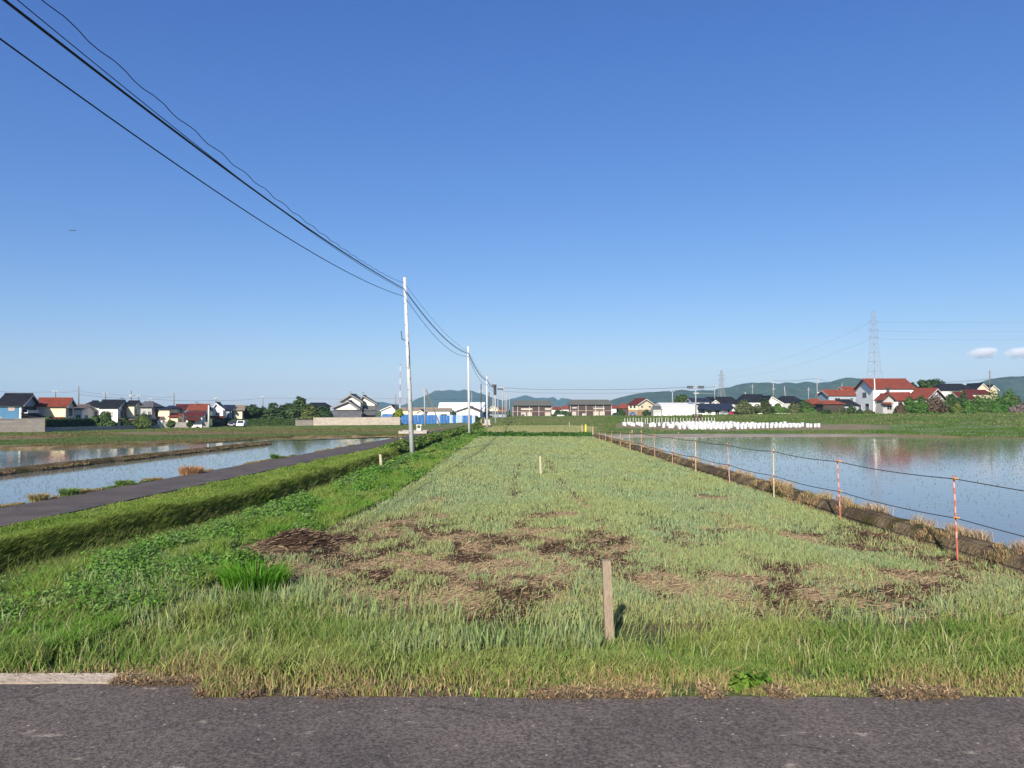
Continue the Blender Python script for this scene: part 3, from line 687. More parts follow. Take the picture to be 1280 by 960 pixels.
rice(xx[k_], yy[k_], .19, (.15, .20, .085), .10)
yy, xx = np.meshgrid(np.arange(14, 118, .3), np.arange(-80, -14, .32), indexing='ij')
xx = (xx + RNG.normal(0, .035, xx.shape)).ravel(); yy = (yy + RNG.normal(0, .035, yy.shape)).ravel()
bx = -36.2 + .068 * yy
k_ = (np.abs(xx / yy) < .78) & (xx < xPL(yy) - 1.2) & (~((np.abs(xx - bx) < 1.0) & (yy < 91))) & (RNG.random(len(xx)) < .30)
far_ = (xx < bx) | (yy > 95); k_ &= yy < 126 - .0 * xx
rice(xx[k_], yy[k_], -.13, (.14, .19, .075), .09)

# growth on the far farmland
def far_pts(n, px0, px1, t0, t1):
    c_ = RNG.uniform((px0 - kd[0]) / 8, (px1 - kd[0]) / 8, n); t_ = RNG.uniform(t0, t1, n)
    r_ = np.interp(t_, tt[1:], np.arange(1, len(tt))); c0 = np.clip(c_.astype(int), 0, nc - 2); r0_ = np.clip(r_.astype(int), 0, nr - 2); fc = (c_ - c0)[:, None]; fr = (r_ - r0_)[:, None]
    p = (FL[r0_, c0] * (1 - fc) + FL[r0_, c0 + 1] * fc) * (1 - fr) + (FL[r0_ + 1, c0] * (1 - fc) + FL[r0_ + 1, c0 + 1] * fc) * fr
    return p
def far_grass(n, px0, px1, t0, t1, cA, cB, h0, h1, w_, thr=.0, name='field_grass'):
    p = far_pts(n, px0, px1, t0, t1); f_ = fbm(p[:, 0] * .12, p[:, 1] * .2 + 3, 4); p = p[f_ > thr]; f_ = f_[f_ > thr]; n = len(p)
    c = mixc(cA, cB, sst(.38, .62, f_)); c *= (1 + RNG.normal(0, .18, n))[:, None]
    blades(name, p[:, 0], p[:, 1], p[:, 2] - .03, h0 + (h1 - h0) * RNG.random(n) * (f_ * 1.6), np.full(n, w_), c, GM, lean=.6)
far_grass(30000, -60, 520, 0.1, 1.0, (.22, .16, .08), (.15, .15, .06), .1, .3, .09, .42, 'dry_grass')
far_grass(46000, -60, 535, 1.0, 2.0, (.10, .155, .05), (.125, .17, .06), .12, .25, .08, .2, 'rice_seedlings')
far_grass(26000, -60, 520, 2.05, 3.0, (.22, .16, .085), (.13, .15, .05), .1, .3, .1, .42, 'dry_grass')
far_grass(24000, -60, 520, 3.0, 3.9, (.11, .17, .04), (.17, .18, .07), .12, .35, .1, .3)
far_grass(40000, 600, 740, 1.05, 2.0, (.34, .33, .16), (.30, .32, .14), .12, .3, .1, .2, 'field_grass')
far_grass(30000, 590, 770, 2.0, 4.6, (.11, .18, .04), (.18, .19, .08), .15, .45, .16, .3)
far_grass(14000, 740, 1100, 1.0, 2.0, (.10, .17, .04), (.15, .19, .06), .12, .4, .1, .4)
far_grass(52000, 760, 1300, 3.0, 4.9, (.10, .17, .035), (.165, .19, .07), .2, .6, .18, .3)
far_grass(20000, 1085, 1300, 1.0, 2.0, (.10, .175, .035), (.16, .22, .10), .15, .5, .12, .3)
far_grass(22000, 1115, 1300, 1.9, 3.0, (.10, .175, .035), (.16, .22, .10), .15, .5, .12, .3)
# dark leafy row across the far end of the crop
x = RNG.uniform(-6.5, 12.3, 330); y = 112.5 + RNG.uniform(0, 9, 330); k = len(x)
clumps('weeds', x, y, far_z(x, np.maximum(y, 113)) - .05, .4 + .5 * RNG.random(k), .35 + .7 * RNG.random(k) * fbm(x * .5, y * .1), 90, mixc((.055, .14, .02), (.085, .17, .03), RNG.random(k)), np.full(k, .2))
# bright single tuft of grass in the near weeds
n = 900; ang = RNG.random(n) * 6.28; q = P(318, 745, 16.4); r_ = .5 * np.sqrt(RNG.random(n)); x, y = q[0] + np.cos(ang) * r_ * 1.3, q[1] + np.sin(ang) * r_
blades('grass_tuft', x, y, near_z(x, y) - .02, .45 + .4 * RNG.random(n), np.full(n, .024), jitter((.10, .25, .02), n, .18, .08), GM, lean=.5, az=ang)
o = bpy.data.objects['grass_tuft.008'] if 'grass_tuft.008' in bpy.data.objects else bpy.data.objects['grass_tuft']
o['kind'] = 'thing'; tag(o, 'tall vivid green grass clump beside the bare straw patch', 'grass tuft')
# little leafy plant at the road edge
q = P(938, 852, 10.25); k = 5
o = clumps('roadside_plant', q[0] + RNG.normal(0, .09, k), q[1] + RNG.normal(0, .05, k), np.full(k, .22), np.full(k, .13), np.full(k, .26), 60, jitter((.13, .26, .03), k, .1, .05), np.full(k, .06))
o['kind'] = 'thing'; tag(o, 'small bright green leafy weed at the edge of the asphalt', 'weed')

x, y = scatter(4000, -9.5, 12.5, 10.6, 15.5, 1.0); k_ = (fbm(x * .8 + 3, y * .8, 3) > .45) & (y > roadedge(x) + .45); x, y = x[k_], y[k_]; n = len(x)
blades('roadside_grass', x, y, near_z(x, y), .32 + .4 * RNG.random(n), .008 + .007 * RNG.random(n), jitter((.27, .32, .10), n, .2, .08), GM, lean=1.1, az=RNG.normal(.2, 1.0, n))
x, y = scatter(1700, -10.5, 12.5, 11.0, 20, .8); k_ = (fbm(x * .6 + 13, y * .7, 3) > .5) & (mulch(x, y) < .6); x, y = x[k_], y[k_]; n = len(x)
blades('roadside_grass', x, y, near_z(x, y), .3 + .3 * RNG.random(n), .010 + .008 * RNG.random(n), jitter((.37, .34, .18), n, .2, .06), DM, lean=.35)

x, y = scatter(42000, 0, 1, 11, 150, .85); x = xB(y) - .3 + .42 * x; n = len(x)
c = mixc((.16, .25, .045), (.24, .30, .065), RNG.random(n)); c *= (1 + RNG.normal(0, .18, n))[:, None]
blades('bank_grass', x, y, near_z(x, y) - .02, .22 + .26 * RNG.random(n), np.interp(y, [11, 30, 60, 168], [.016, .026, .05, .11]), c, GM, lean=.6, az=RNG.normal(-.25, 1.2, n))

x, y = scatter(90000, 0, 1, 11.5, 150, .85); a, b = xB(y) + .25, xW(y) - .1; x = a + (b - a) * x; k_ = fbm(x * .9 + 5, y * .5, 3) > np.interp((x - a) / (b - a), [0, 1], [.50, .34]); x, y = x[k_], y[k_]; n = len(x)
c = mixc((.12, .19, .04), (.20, .25, .065), RNG.random(n)); c *= (1 + RNG.normal(0, .2, n))[:, None]; dr = RNG.random(n) < .12; c[dr] = np.array([.32, .27, .14])
blades('weed_grass', x, y, near_z(x, y) - .02, .3 + .45 * RNG.random(n), np.interp(y, [11, 30, 60, 168], [.016, .026, .05, .11]), c, GM, lean=.45)
# ------------------------------------------------------------------ posts, poles, wires
WOOD = mat('weathered_wood', (.35, .275, .195), .85, (.24, .18, .125), 14, stretch=(6, 6, .6), bump=.6, bscale=18)
WOOD2 = mat('pale_wood', (.46, .41, .27), .8, (.36, .30, .19), 10, stretch=(5, 5, .5))
CONC = mat('pole_concrete', (.52, .525, .525), .85, (.42, .43, .43), 2.2, stretch=(2, 2, .3), bump=.15, bscale=30)
CONC2 = mat('old_concrete', (.40, .36, .30), .9, (.30, .26, .21), 2.5, bump=.5, bscale=12)
STEEL = mat('galvanised_steel', (.30, .32, .33), .5, metal=.6)
DARK = mat('dark_steel', (.05, .052, .055), .6)
CABLE = mat('black_cable', (.012, .012, .015), .6)
RED_P = mat('red_paint', (.46, .13, .08), .6, (.38, .11, .08), 5)
WHITE_P = mat('white_paint', (.75, .72, .70), .5, (.62, .57, .54), 6)
PALEPINK = mat('pale_pink_paint', (.56, .33, .30), .6, (.50, .26, .24), 6)
ORANGE = mat('orange_plastic', (.62, .27, .07), .5)
PINKP = mat('faded_pink_paint', (.52, .32, .28), .6, (.46, .23, .19), 6, stretch=(1, 1, 4))
BAMBOO = mat('pale_bamboo', (.62, .50, .29), .6, (.52, .38, .20), 5)
ROPE = mat('dark_rope', (.035, .03, .025), .8)

# kerb at the road edge
kb = MB()
xx = np.arange(-15, -4.2, .25)
for i_ in range(len(xx) - 1):
    a, b = 10.335 + .02 * math.sin(i_ * 3.1), 10.335 + .02 * math.sin(i_ * 3.1 + 3.1)
    kb.add([(xx[i_], a, .1), (xx[i_ + 1], b, .1), (xx[i_ + 1], 10.57, .1), (xx[i_], 10.57, .1), (xx[i_], a, .257), (xx[i_ + 1], b, .257), (xx[i_ + 1], 10.57, .30), (xx[i_], 10.57, .30)],
           [(0, 1, 5, 4), (4, 5, 6, 7), (2, 3, 7, 6)] + ([(1, 2, 6, 5)] if i_ == len(xx) - 2 else []))
o = kb.build('kerb', mat('kerb_concrete', (.40, .335, .265), .9, (.27, .215, .16), 2.6, bump=.6, bscale=18)); tag(o, kind='structure')

# wooden posts
def stake(name, px, py, pytop, D, w_, m, label, lean=0.0, cat='post'):
    b = P(px, py, D); t = P(px + lean, pytop, D); h = t[2] - b[2] + .25
    mb = MB(); n = 6
    for i_ in range(n):
        z0, z1 = -.25 + (h) * i_ / n, -.25 + h * (i_ + 1) / n
        s0, s1 = (t[0] - b[0]) * max(0, z0) / h, (t[0] - b[0]) * max(0, z1) / h
        a0, a1 = w_ * (.5 + .012 * math.sin(i_ * 5)), w_ * (.5 + .012 * math.sin(i_ * 5 + 5))
        vs = [(s0 - a0, -a0, z0), (s0 + a0, -a0, z0), (s0 + a0, a0, z0), (s0 - a0, a0, z0), (s1 - a1, -a1, z1), (s1 + a1, -a1, z1), (s1 + a1, a1, z1), (s1 - a1, a1, z1)]
        fs = [(0, 1, 5, 4), (1, 2, 6, 5), (2, 3, 7, 6), (3, 0, 4, 7)] + ([(4, 5, 6, 7)] if i_ == n - 1 else [])
        mb.add(vs, fs)
    o = mb.build(name, m, loc=b); tag(o, label, cat); return o
stake('wooden_post', 762, 806, 700, 12.7, .145, WOOD, 'weathered square wooden post standing in the near field edge', -5)
stake('wooden_stake', 676, 596, 570, 46, .12, WOOD2, 'thin pale wooden stake standing in the middle of the crop', -1.2, 'stake')
stake('wooden_stake', 477, 590, 568, 48, .15, WOOD2, 'pale crooked stake on the ditch bank before the first pole', -2, 'stake')
stake('wooden_stake', 501, 553.5, 547.5, 92, .2, WOOD2, 'short pale stake beside the path left of the nearest utility pole', 0, 'stake')
o = stake('marker_post', 732, 541, 530.5, 132, .22, mat('yellow_plastic', (.66, .52, .05), .5), 'yellow marker post at the far corner of the field', 0, 'post')
for q in ((711.5, 533.5, 527.5, 178, 'short orange-brown stake beyond the pale field'), (727.5, 541.5, 531, 131, 'thin pale stake just left of the yellow marker post')):
    stake('wooden_stake', q[0], q[1], q[2], q[3], .12, WOOD2, q[4], 0, 'stake')

# rope fence along the earth bank
def fence_post(kind, D, pyb, pyt, px, label):
    b = P(px, pyb, D); H = P(px, pyt, D)[2] - b[2]
    e = empty('fence_post', b, 0, label, 'fence post', 'fence posts along the field bank')
    lean = random.uniform(-.05, .03)
    at = lambda z: (lean * z, 0, z)
    r_ = .024
    if kind == 'striped':
        p = MB(); k = 15
        for i_ in range(k): p.tube([at(-.2 + (H + .2) * i_ / k), at(-.2 + (H + .2) * (i_ + 1) / k)], r_, 8, 0 if i_ % 2 == 0 or i_ < 5 else 1, cap=True)
        p.build('pole', [RED_P, PALEPINK], e)
    else:
        m = {'bamboo': BAMBOO, 'pink': PINKP, 'orange': mat('orange_paint', (.52, .31, .18), .6)}[kind]
        p = MB().tube([at(-.2), at(H * .5), at(H)], [r_ * 1.15, r_, r_ * .9], 8); p.build('pole', m, e)
    for hz_ in (H - .09, H * .505):
        c_ = MB(); c_.tube([at(hz_ - .03), at(hz_ + .03)], r_ * 1.6, 8); c_.box(-.08, .07, -.015, .015, hz_ - .015, hz_ + .015)
        c_.build('insulator', ORANGE if kind != 'pink' else RED_P, e)
    return e, H, lean
posts = []
spec = [('striped', 1197, 702, 594), ('striped', 1051, 655.5, 573.5), ('bamboo', 967.5, 628, 561.5), ('pink', 912.3, 608.5, 554), ('bamboo', 870, 594, 548.5), ('pink', 841, 585.5, 545.5),
        ('orange', 819, 577, 543), ('orange', 802, 569, 539.7), ('bamboo', 788, 564, 540), ('orange', 776, 559.5, 539.5), ('orange', 765, 555.5, 538.8), ('bamboo', 757, 552.5, 538.5), ('orange', 749.5, 550, 538.2)]
names = ['red and white striped fence post, the nearest to the road', 'red and white striped fence post, second from the road', 'pale bamboo fence post between a striped and a pink post', 'faded pink fence post with red clips', 'pale bamboo fence post, fifth from the road',
         'faded pink fence post, sixth from the road', 'orange fence post, seventh from the road', 'orange fence post, eighth from the road, before the paddy corner', 'pale fence post, ninth from the road', 'orange fence post, tenth from the road', 'orange fence post, eleventh from the road', 'pale fence post, twelfth from the road', 'orange fence post at the far corner of the paddy']
for (kind, px, pyb, pyt), nm in zip(spec, names):
    D = (11.85) / ((px - 640) / F); posts.append((fence_post(kind, D, pyb, pyt, px, nm), D))
for i_, fr in enumerate((0.0, 0.495)):
    pl = [np.array([11.85, 6.0, 2.25 - .02 if fr == 0 else 1.12])]
    for (e, H, ln), D in posts:
        hz_ = (H - .09) if fr == 0 else H * .505
        pl.append(np.array(e.location) + np.array([ln * hz_ - .03, -.05, hz_]))
    line = []
    for a, b in zip(pl[:-1], pl[1:]):
        for s in np.linspace(0, 1, 9)[:-1]:
            q = a * (1 - s) + b * s; q[2] -= .07 * 4 * s * (1 - s); line.append(q)
    line.append(pl[-1])
    o = MB().tube(line, [.008 + .00022 * q[1] for q in line], 5).build('fence_rope', ROPE)
    tag(o, ['dark rope strung along the tops of the fence posts', 'dark rope strung half way up the fence posts'][i_], 'rope')
# low orange stakes on the far bank of the right paddy
for px, yt, yb in ((741, 533, 541.5), (790, 537.5, 545), (801.5, 538, 545.5), (848, 540, 547)):
    stake('wooden_stake', px, yb, yt, 112, .12, mat('orange_wood', (.44, .30, .18), .8), 'thin orange stake on the far bank of the right paddy', 0, 'stake')['group'] = 'orange stakes on the far paddy bank'

# utility poles of the line beside the field
def pole(name, px, py, ptx, pty, D, r0_, r1_, label, arms=(), m=None, xf=False, group=None, bolts=False, base=.4):
    b = P(px, py, D); t = P(ptx, pty, D)
    e = empty(name, b, 0, label, 'utility pole', group); d = t - b
    MB().tube([(-d[0] * base / d[2], 0, -base), d * .5, d], [r0_, (r0_ + r1_) / 2, r1_], 12).build('shaft', m or CONC, e, smooth=True)
    MB().tube([d, d + np.array([0, 0, .06])], [r1_ * .98, r1_ * .5], 12).build('cap', DARK, e)
    for (hh, half, sz) in arms:
        q = d * (hh / d[2]) 
        MB().box(q[0] - half, q[0] + half, q[1] - r1_ - sz, q[1] - r1_, hh - sz * .6, hh + sz * .6).build('crossarm', STEEL, e)
        for s in (-1, -.45, .45, 1):
            MB().tube([(q[0] + s * half * .9, q[1] - r1_ - sz * .5, hh + sz * .6), (q[0] + s * half * .9, q[1] - r1_ - sz * .5, hh + sz * .6 + .22)], [.06, .04], 6).build('insulator', WHITE_P, e)
    if xf:
        q = d * .88
        for s in (-1, 1):
            MB().tube([(q[0] + s * .62, -.1, q[2] - .55), (q[0] + s * .62, -.1, q[2] + .45)], .34, 10).build('transformer', DARK, e)
    if bolts:
        for k, zf in enumerate(np.arange(2.2, d[2] - 1.2, .9)):
            q = d * (zf / d[2]); rr = r0_ + (r1_ - r0_) * zf / d[2]; s = 1 if k % 2 else -1
            MB().tube([(q[0] + s * rr * .3, -rr * .85, zf), (q[0] + s * rr * .75, -rr * 1.0 - .07, zf)], .022, 6).build('step_bolt', DARK, e)
    return e, b, d
gp = 'poles of the line beside the field'
e1, b1, d1 = pole('utility_pole', 515.5, 574, 505.8, 346.5, 61.7, .215, .125, 'tall pale concrete utility pole by the ditch, nearest of the line', group=gp, bolts=True)
q = d1 * (14.05 / d1[2] * .70)
for zz in (9.75, 10.35):   # bands with a short bracket for the cables
    q = d1 * (zz / d1[2]); MB().tube([q - [0, 0, .05], q + [0, 0, .05]], .15, 12).build('band', STEEL, e1)
bk = MB(); q0 = d1 * (9.9 / d1[2]); bk.tube([q0 + [-.14, -.05, 0], q0 + [-.42, -.1, .1], q0 + [-.5, -.12, .75]], .045, 6); bk.build('cable_bracket', DARK, e1)
cb = MB(); cb.tube([q0 + [.10, -.13, -.1], q0 + [.20, -.1, -.9], q0 + [.16, -.15, -2.4]], .035, 6); cb.build('riser_cable', CABLE, e1)
e2, b2, d2 = pole('utility_pole', 586.7, 546.5, 585.2, 432.5, 112, .22, .15, 'pale concrete utility pole, second along the field', group=gp)
e3, b3, d3 = pole('utility_pole', 609, 536, 608.5, 470, 164, .22, .15, 'pale concrete utility pole, third along the field', group=gp)
e4, b4, d4 = pole('utility_pole', 619.7, 531, 618.5, 479, 215, .24, .17, 'utility pole with dark cable gear on its upper half', group=gp, m=mat('grey_concrete', (.36, .37, .38), .8))
MB().tube([d4 * .72, d4 * .97], .42, 8).build('cable_box', DARK, e4); MB().box(d4[0] - .9, d4[0] + .5, -.3, .3, d4[2] * .93, d4[2] * .97).build('crossarm', DARK, e4)

# wires: each cable is one thing
def sagline(A, B, low, n=26):
    """parabola from A to B whose lowest point at the middle sags by low"""
    s = np.linspace(0, 1, n)[:, None]; p = A[None] * (1 - s) + B[None] * s; p[:, 2] -= (4 * low * s * (1 - s))[:, 0]; return p
def para(zv, yv, k, wob=0.0, off=0.0):
    ys_ = np.linspace(-6, 61.6, 140)
    return np.stack([-10.77 + .04 * ys_ + off * sst(61.6, 45, ys_) + wob * .035 * np.sin(ys_ * 3.1), ys_, zv + k * (ys_ - yv) ** 2 + wob * .03 * np.sin(ys_ * 3.1 + 1.3)], 1)
# poles 1..4 attach heights
t1 = [P(505.8, y_, 61.6) for y_ in (354, 361.5, 363.5, 370.5)]; t2 = [P(585.6, y_, 112) for y_ in (439.5, 441.5, 442.5, 445.5)]; t3 = [P(608.7, y_, 164) for y_ in (473.5, 475, 475.5, 480.5)]; t4 = [P(619, y_, 214) for y_ in (482.5, 483, 483.5, 486)]
wl = ['thin twisted wire, topmost of the overhead lines', 'thick black cable bundle running from pole to pole', 'thin wire running beside the thick cable bundle', 'black cable, lowest of the overhead lines']
fit = [(12.6, 29, .00156, 1), (12.2, 20, .00107, 0), (12.27, 26, .00137, 0), (11.25, 24, .00157, 0)]
rad = [.013, .034, .012, .020]
for k in range(4):
    pl = para(*fit[k]); dz = t1[k] - pl[-1]
    wgt = np.clip((pl[:, 1] + 0) / 61.6, 0, 1)[:, None] ** 6; pl = pl + dz[None] * wgt
    full = list(pl[:-1]) + list(sagline(t1[k], t2[k], [.75, 1.0, 1.0, 1.35][k]))[:-1] + list(sagline(t2[k], t3[k], [.7, .9, .95, 1.2][k]))[:-1] + list(sagline(t3[k], t4[k], .8))
    o = MB().tube(full, [rad[k] * (1 + max(0, q[1] - 60) * .006) for q in full], 5).build('overhead_wire', CABLE); tag(o, wl[k], 'wire')

# other poles near and far
OP = mat('far_pole_grey', (.30, .30, .30), .8); BP = mat('far_pole_brown', (.16, .13, .11), .8)
def fp(px, yt, yb, D, label, w_=.16, arms=(), m=None, top=None, xf=False, name='utility_pole'):
    return pole(name, px, yb, px if top is None else top, yt, D, w_ * 1.15, w_ * .85, label, arms, m or OP, xf)[0]
fp(531.5, 485, 532.8, 188, 'grey pole with a slanting strut before the blue sheeting', .19, top=530.3)
a, b = P(551.3, 533, 187), P(532.5, 487, 187.5); e = MB().tube([(0, 0, -.4), b - a], [.17, .14], 10).build('strut_pole', BP, loc=a); tag(e, 'slanting wooden strut leaning on the grey pole', 'strut')
fp(601.3, 480, 519, 300, 'dark pole with a small crossarm behind the white gabled house', .22, [(9.8, .9, .16)], DARK)
fp(589.7, 490.5, 512, 420, 'thin grey pole seen just right of the second field pole', .16)
fp(611.3, 490, 521, 290, 'dark thin pole just right of the third field pole', .2, m=DARK)
fp(616.4, 497, 522.5, 280, 'short pale pole left of the cable gear pole', .2)
fp(622.4, 499, 523, 290, 'short grey pole with a small box right of the cable gear pole', .17)
eJ = fp(628.2, 482.5, 524.5, 265, 'grey pole with transformer where the crossing line starts', .21, [(11.3, 1.2, .2)], OP)
MB().box(-1.9, .1, -.5, .3, 10.7, 11.2).build('transformer', DARK, eJ)
fp(631.4, 490, 524, 285, 'pale pole behind the crossing line pole', .17)
fp(633.4, 490.5, 524, 320, 'thin pale pole, third right of the cable gear pole', .17)
fp(636.8, 496, 520, 360, 'faint pole at the left corner of the near brown apartments', .16)
eM = fp(869.6, 479, 519, 222, 'concrete pole with two dark transformers before the white warehouse', .2, [(8.0, 2.6, .16)])
for dx in (-1.75, 1.55): MB().box(dx - .85, dx + .85, -.75, -.25, 8.2, 8.75).build('transformer', DARK, eM)
fp(840.6, 489, 508, 255, 'pole with a short crossarm left of the round dark tree', .18, [(5.1, .9, .14)])
eL = fp(893.3, 481, 500, 265, 'pole with a street lamp right of the transformer pole', .16, [(5.0, .5, .16)])
MB().tube([(0, 0, 2.3), (-6.5, -.3, 2.5)], .06, 6).build('lamp_arm', OP, eL); MB().box(-7.6, -5.8, -.5, -.1, 2.3, 2.55).build('lamp', WHITE_P, eL)
fp(931.6, 490, 505, 290, 'short pole between the dark roofs right of the small pylon', .18)
fp(966.7, 475, 496, 300, 'pole with two crossarms above the dark tiled roofs', .17, [(5.6, .8, .14), (3.0, .5, .3)])
fp(982, 483, 500, 290, 'slightly leaning pole above the dark roofs', .16, top=980.5)
eN = fp(1021.4, 472, 498, 270, 'tall pole with a lamp left of the red roofs', .16, [(7.2, .8, .14)])
MB().box(-.1, 1.4, -.3, 0, 2.1, 2.3).build('lamp', WHITE_P, eN)
fp(1010.6, 484, 503, 330, 'faint pole left of the tall lamp pole', .15, [(5.5, .6, .14)])
fp(1052.5, 479, 490, 380, 'faint pole above the red roofs', .15)
fp(940.6, 480, 500, 400, 'thin faint pole right of the small pylon', .15, [(7, .6, .14)])
fp(1094.6, 473, 519.5, 208, 'pale pinkish pole in front of the white red-roofed house', .17, m=mat('pinkish_concrete', (.62, .52, .46), .8), top=1093)
fp(1237.2, 463, 487, 260, 'dark pole with crossarm above the bushes near the right hill', .17, [(6.3, 1.1, .16)], BP)
for px, yt, yb, D, lb, ar in [(69.4, 489, 500, 175, 'pole with a wide crossarm over the red roof of the cream house', [(2.0, .7, .1)]), (98.4, 483, 505, 170, 'tall dark pole between the cream house and the dark roofs', []),
                              (132, 490, 503, 190, 'faint pole over the long dark roof', [(2.3, .8, .1)]), (164, 488, 503, 185, 'pole with a dark knot beside the tall white wall', [(1.6, .4, .25)]), (173.4, 494.5, 503, 185, 'antenna-like pole over the dark roof', [(1.6, .4, .1)]),
                              (187.5, 498, 504, 190, 'short aerial on the long dark roof', [(1.1, .4, .1)]), (217.5, 491.5, 509, 185, 'thin pole over the small hip-roofed house', []), (270, 497, 505, 210, 'short pole behind the half-timbered dark house', [(1.5, .3, .2)]),
                              (328.7, 496, 510, 240, 'pole with crossarm above the garden trees', [(3.5, .5, .15)]), (494.5, 493, 514, 260, 'dark pole left of the radio mast', []), (508.6, 497, 512, 290, 'dark pole behind the nearest field pole', [])]:
    fp(px, yt, yb, D, lb, .1, ar, BP)
fp(260.9, 506.5, 533.5, 172, 'thick pale pole in front of the red-roofed house', .2, m=CONC)
# crossing distribution line
def span(pts_, r_, label, sag=.6):
    L_ = []
    for a, b in zip(pts_[:-1], pts_[1:]): L_ += list(sagline(np.array(a), np.array(b), sag, 14))[:-1]
    L_.append(pts_[-1]); o = MB().tube(L_, r_, 4).build('overhead_wire', CABLE); tag(o, label, 'wire')
span([P(628.2, 484.5, 265), P(724, 487, 250), P(869.6, 483.5, 222), P(893.3, 483, 265)], .045, 'upper wire crossing above the brown apartments', .3)
span([P(628.2, 489, 265), P(724, 491.5, 250), P(869.6, 488.5, 222)], .03, 'lower wire crossing above the brown apartments', .25)
span([P(966.7, 475.6, 300), P(1021.4, 472.6, 270), P(1052, 479, 380)], .04, 'wire between the poles over the red roofs', .5)
span([P(-20, 488, 180), P(69.4, 489.5, 175), P(98.4, 488, 170), P(132, 491.5, 190), P(173, 494, 185), P(217.5, 496, 185)], .02, 'wire over the roofs of the left village', .3)
span([P(98.4, 493, 170), P(187, 498.5, 190), P(270, 500.5, 210), P(328.7, 497.3, 240), P(494.5, 498, 260), P(611, 498.5, 290)], .025, 'long thin wire above the garden trees', .3)
span([P(1150, 478.5, 300), P(1237.2, 473.5, 260), P(1330, 467, 250)], .04, 'wire passing the pole at the right hill', .4)
# radio mast
b = P(500, 513, 700); e = empty('radio_mast', b, 0, 'very thin red and white mast behind the white houses', 'mast'); H = P(500, 456.5, 700)[2] - b[2]
mb = MB(); k = 7
for i_ in range(k): mb.tube([(0, 0, H * i_ / k), (0, 0, H * (i_ + 1) / k)], .42 - .03 * i_, 6, i_ % 2)
mb.build('shaft', [WHITE_P, RED_P], e); MB().tube([(0, 0, H), (0, 0, H + 1.2)], [.9, .2], 6).build('antenna', RED_P, e)
# pylons
def pylon(px, yt, yb, D, wb, wt, arms, label, r_=.13):
    b = P(px, yb, D); H = P(px, yt, D)[2] - b[2]
    e = empty('pylon', b, R(18), label, 'pylon', None)
    wz = lambda z: (wb + (wt - wb) * (z / H) ** .6 if z < H * .62 else wb + (wt - wb) * .62 ** .6 + ((wt) - (wb + (wt - wb) * .62 ** .6)) * (z / H - .62) / .38)
    lv = [H * q for q in (0, .14, .27, .39, .5, .6, .68, .76, .84, .92, 1)]
    st = mat('pylon_steel', (.22, .23, .25), .6); rd = mat('pylon_red', (.30, .23, .22), .6)
    for sx in (-1, 1):
        for sy in (-1, 1):
            MB().tube([(sx * wz(z) / 2, sy * wz(z) / 2, z) for z in lv], [r_ * (1.2 - .6 * z / H) for z in lv], 5).build('leg', st, e)
    br = MB()
    for i_, (z0, z1) in enumerate(zip(lv[:-1], lv[1:])):
        c0 = [(-1, -1), (1, -1), (1, 1), (-1, 1)]
        for (ax, ay), (bx, by) in zip(c0, c0[1:] + c0[:1]):
            br.tube([(ax * wz(z0) / 2, ay * wz(z0) / 2, z0), (bx * wz(z1) / 2, by * wz(z1) / 2, z1)], r_ * .45, 4, i_ % 2)
            br.tube([(bx * wz(z0) / 2, by * wz(z0) / 2, z0), (ax * wz(z1) / 2, ay * wz(z1) / 2, z1)], r_ * .45, 4, i_ % 2)
            br.tube([(ax * wz(z1) / 2, ay * wz(z1) / 2, z1), (bx * wz(z1) / 2, by * wz(z1) / 2, z1)], r_ * .5, 4, i_ % 2)
    br.build('bracing', [st, rd], e)
    for (z, half) in arms:
        for s in (-1, 1):
            MB().tube([(s * wz(z) / 2, 0, z + .9), (s * half, 0, z)], r_ * .7, 4).tube([(s * wz(z) / 2, 0, z - .4), (s * half, 0, z)], r_ * .7, 4).build('crossarm', st, e)
            MB().tube([(s * half, 0, z), (s * half, 0, z - 1.6)], r_ * 1.1, 5).build('insulator', STEEL, e)
    return e, b, H
ep, bp_, Hp = pylon(1093.5, 389, 492, 560, 10.5, 2.0, [(z, 4.6) for z in [(Z(402, 560) - Z(492, 560)), (Z(412, 560) - Z(492, 560)), (Z(421.5, 560) - Z(492, 560))]], 'tall red and white lattice pylon behind the white house')
pylon(902, 463, 500, 900, 8, 1.8, [(30, 5), (25, 5)], 'small distant lattice pylon above the dark roofs', .2)
for i_, (y_, nm) in enumerate(((402.5, 'topmost'), (414, 'middle'), (424, 'lowest'))):
    A = P(1099, y_, 560); B = P(1500, y_ - 6, 760)
    o = MB().tube(list(sagline(A, B, 2.2)), .045, 4).build('power_line', STEEL); tag(o, f'thin high-voltage line right of the tall pylon, the {nm}', 'power line')
for i_, (y_, nm) in enumerate(((403, 'upper'), (424, 'lower'))):
    A = P(1088, y_, 560); B = P(902, 466 + i_ * 6, 900)
    o = MB().tube(list(sagline(A, B, 7)), .045, 4).build('power_line', STEEL); tag(o, f'faint high-voltage line between the two pylons, the {nm}', 'power line')
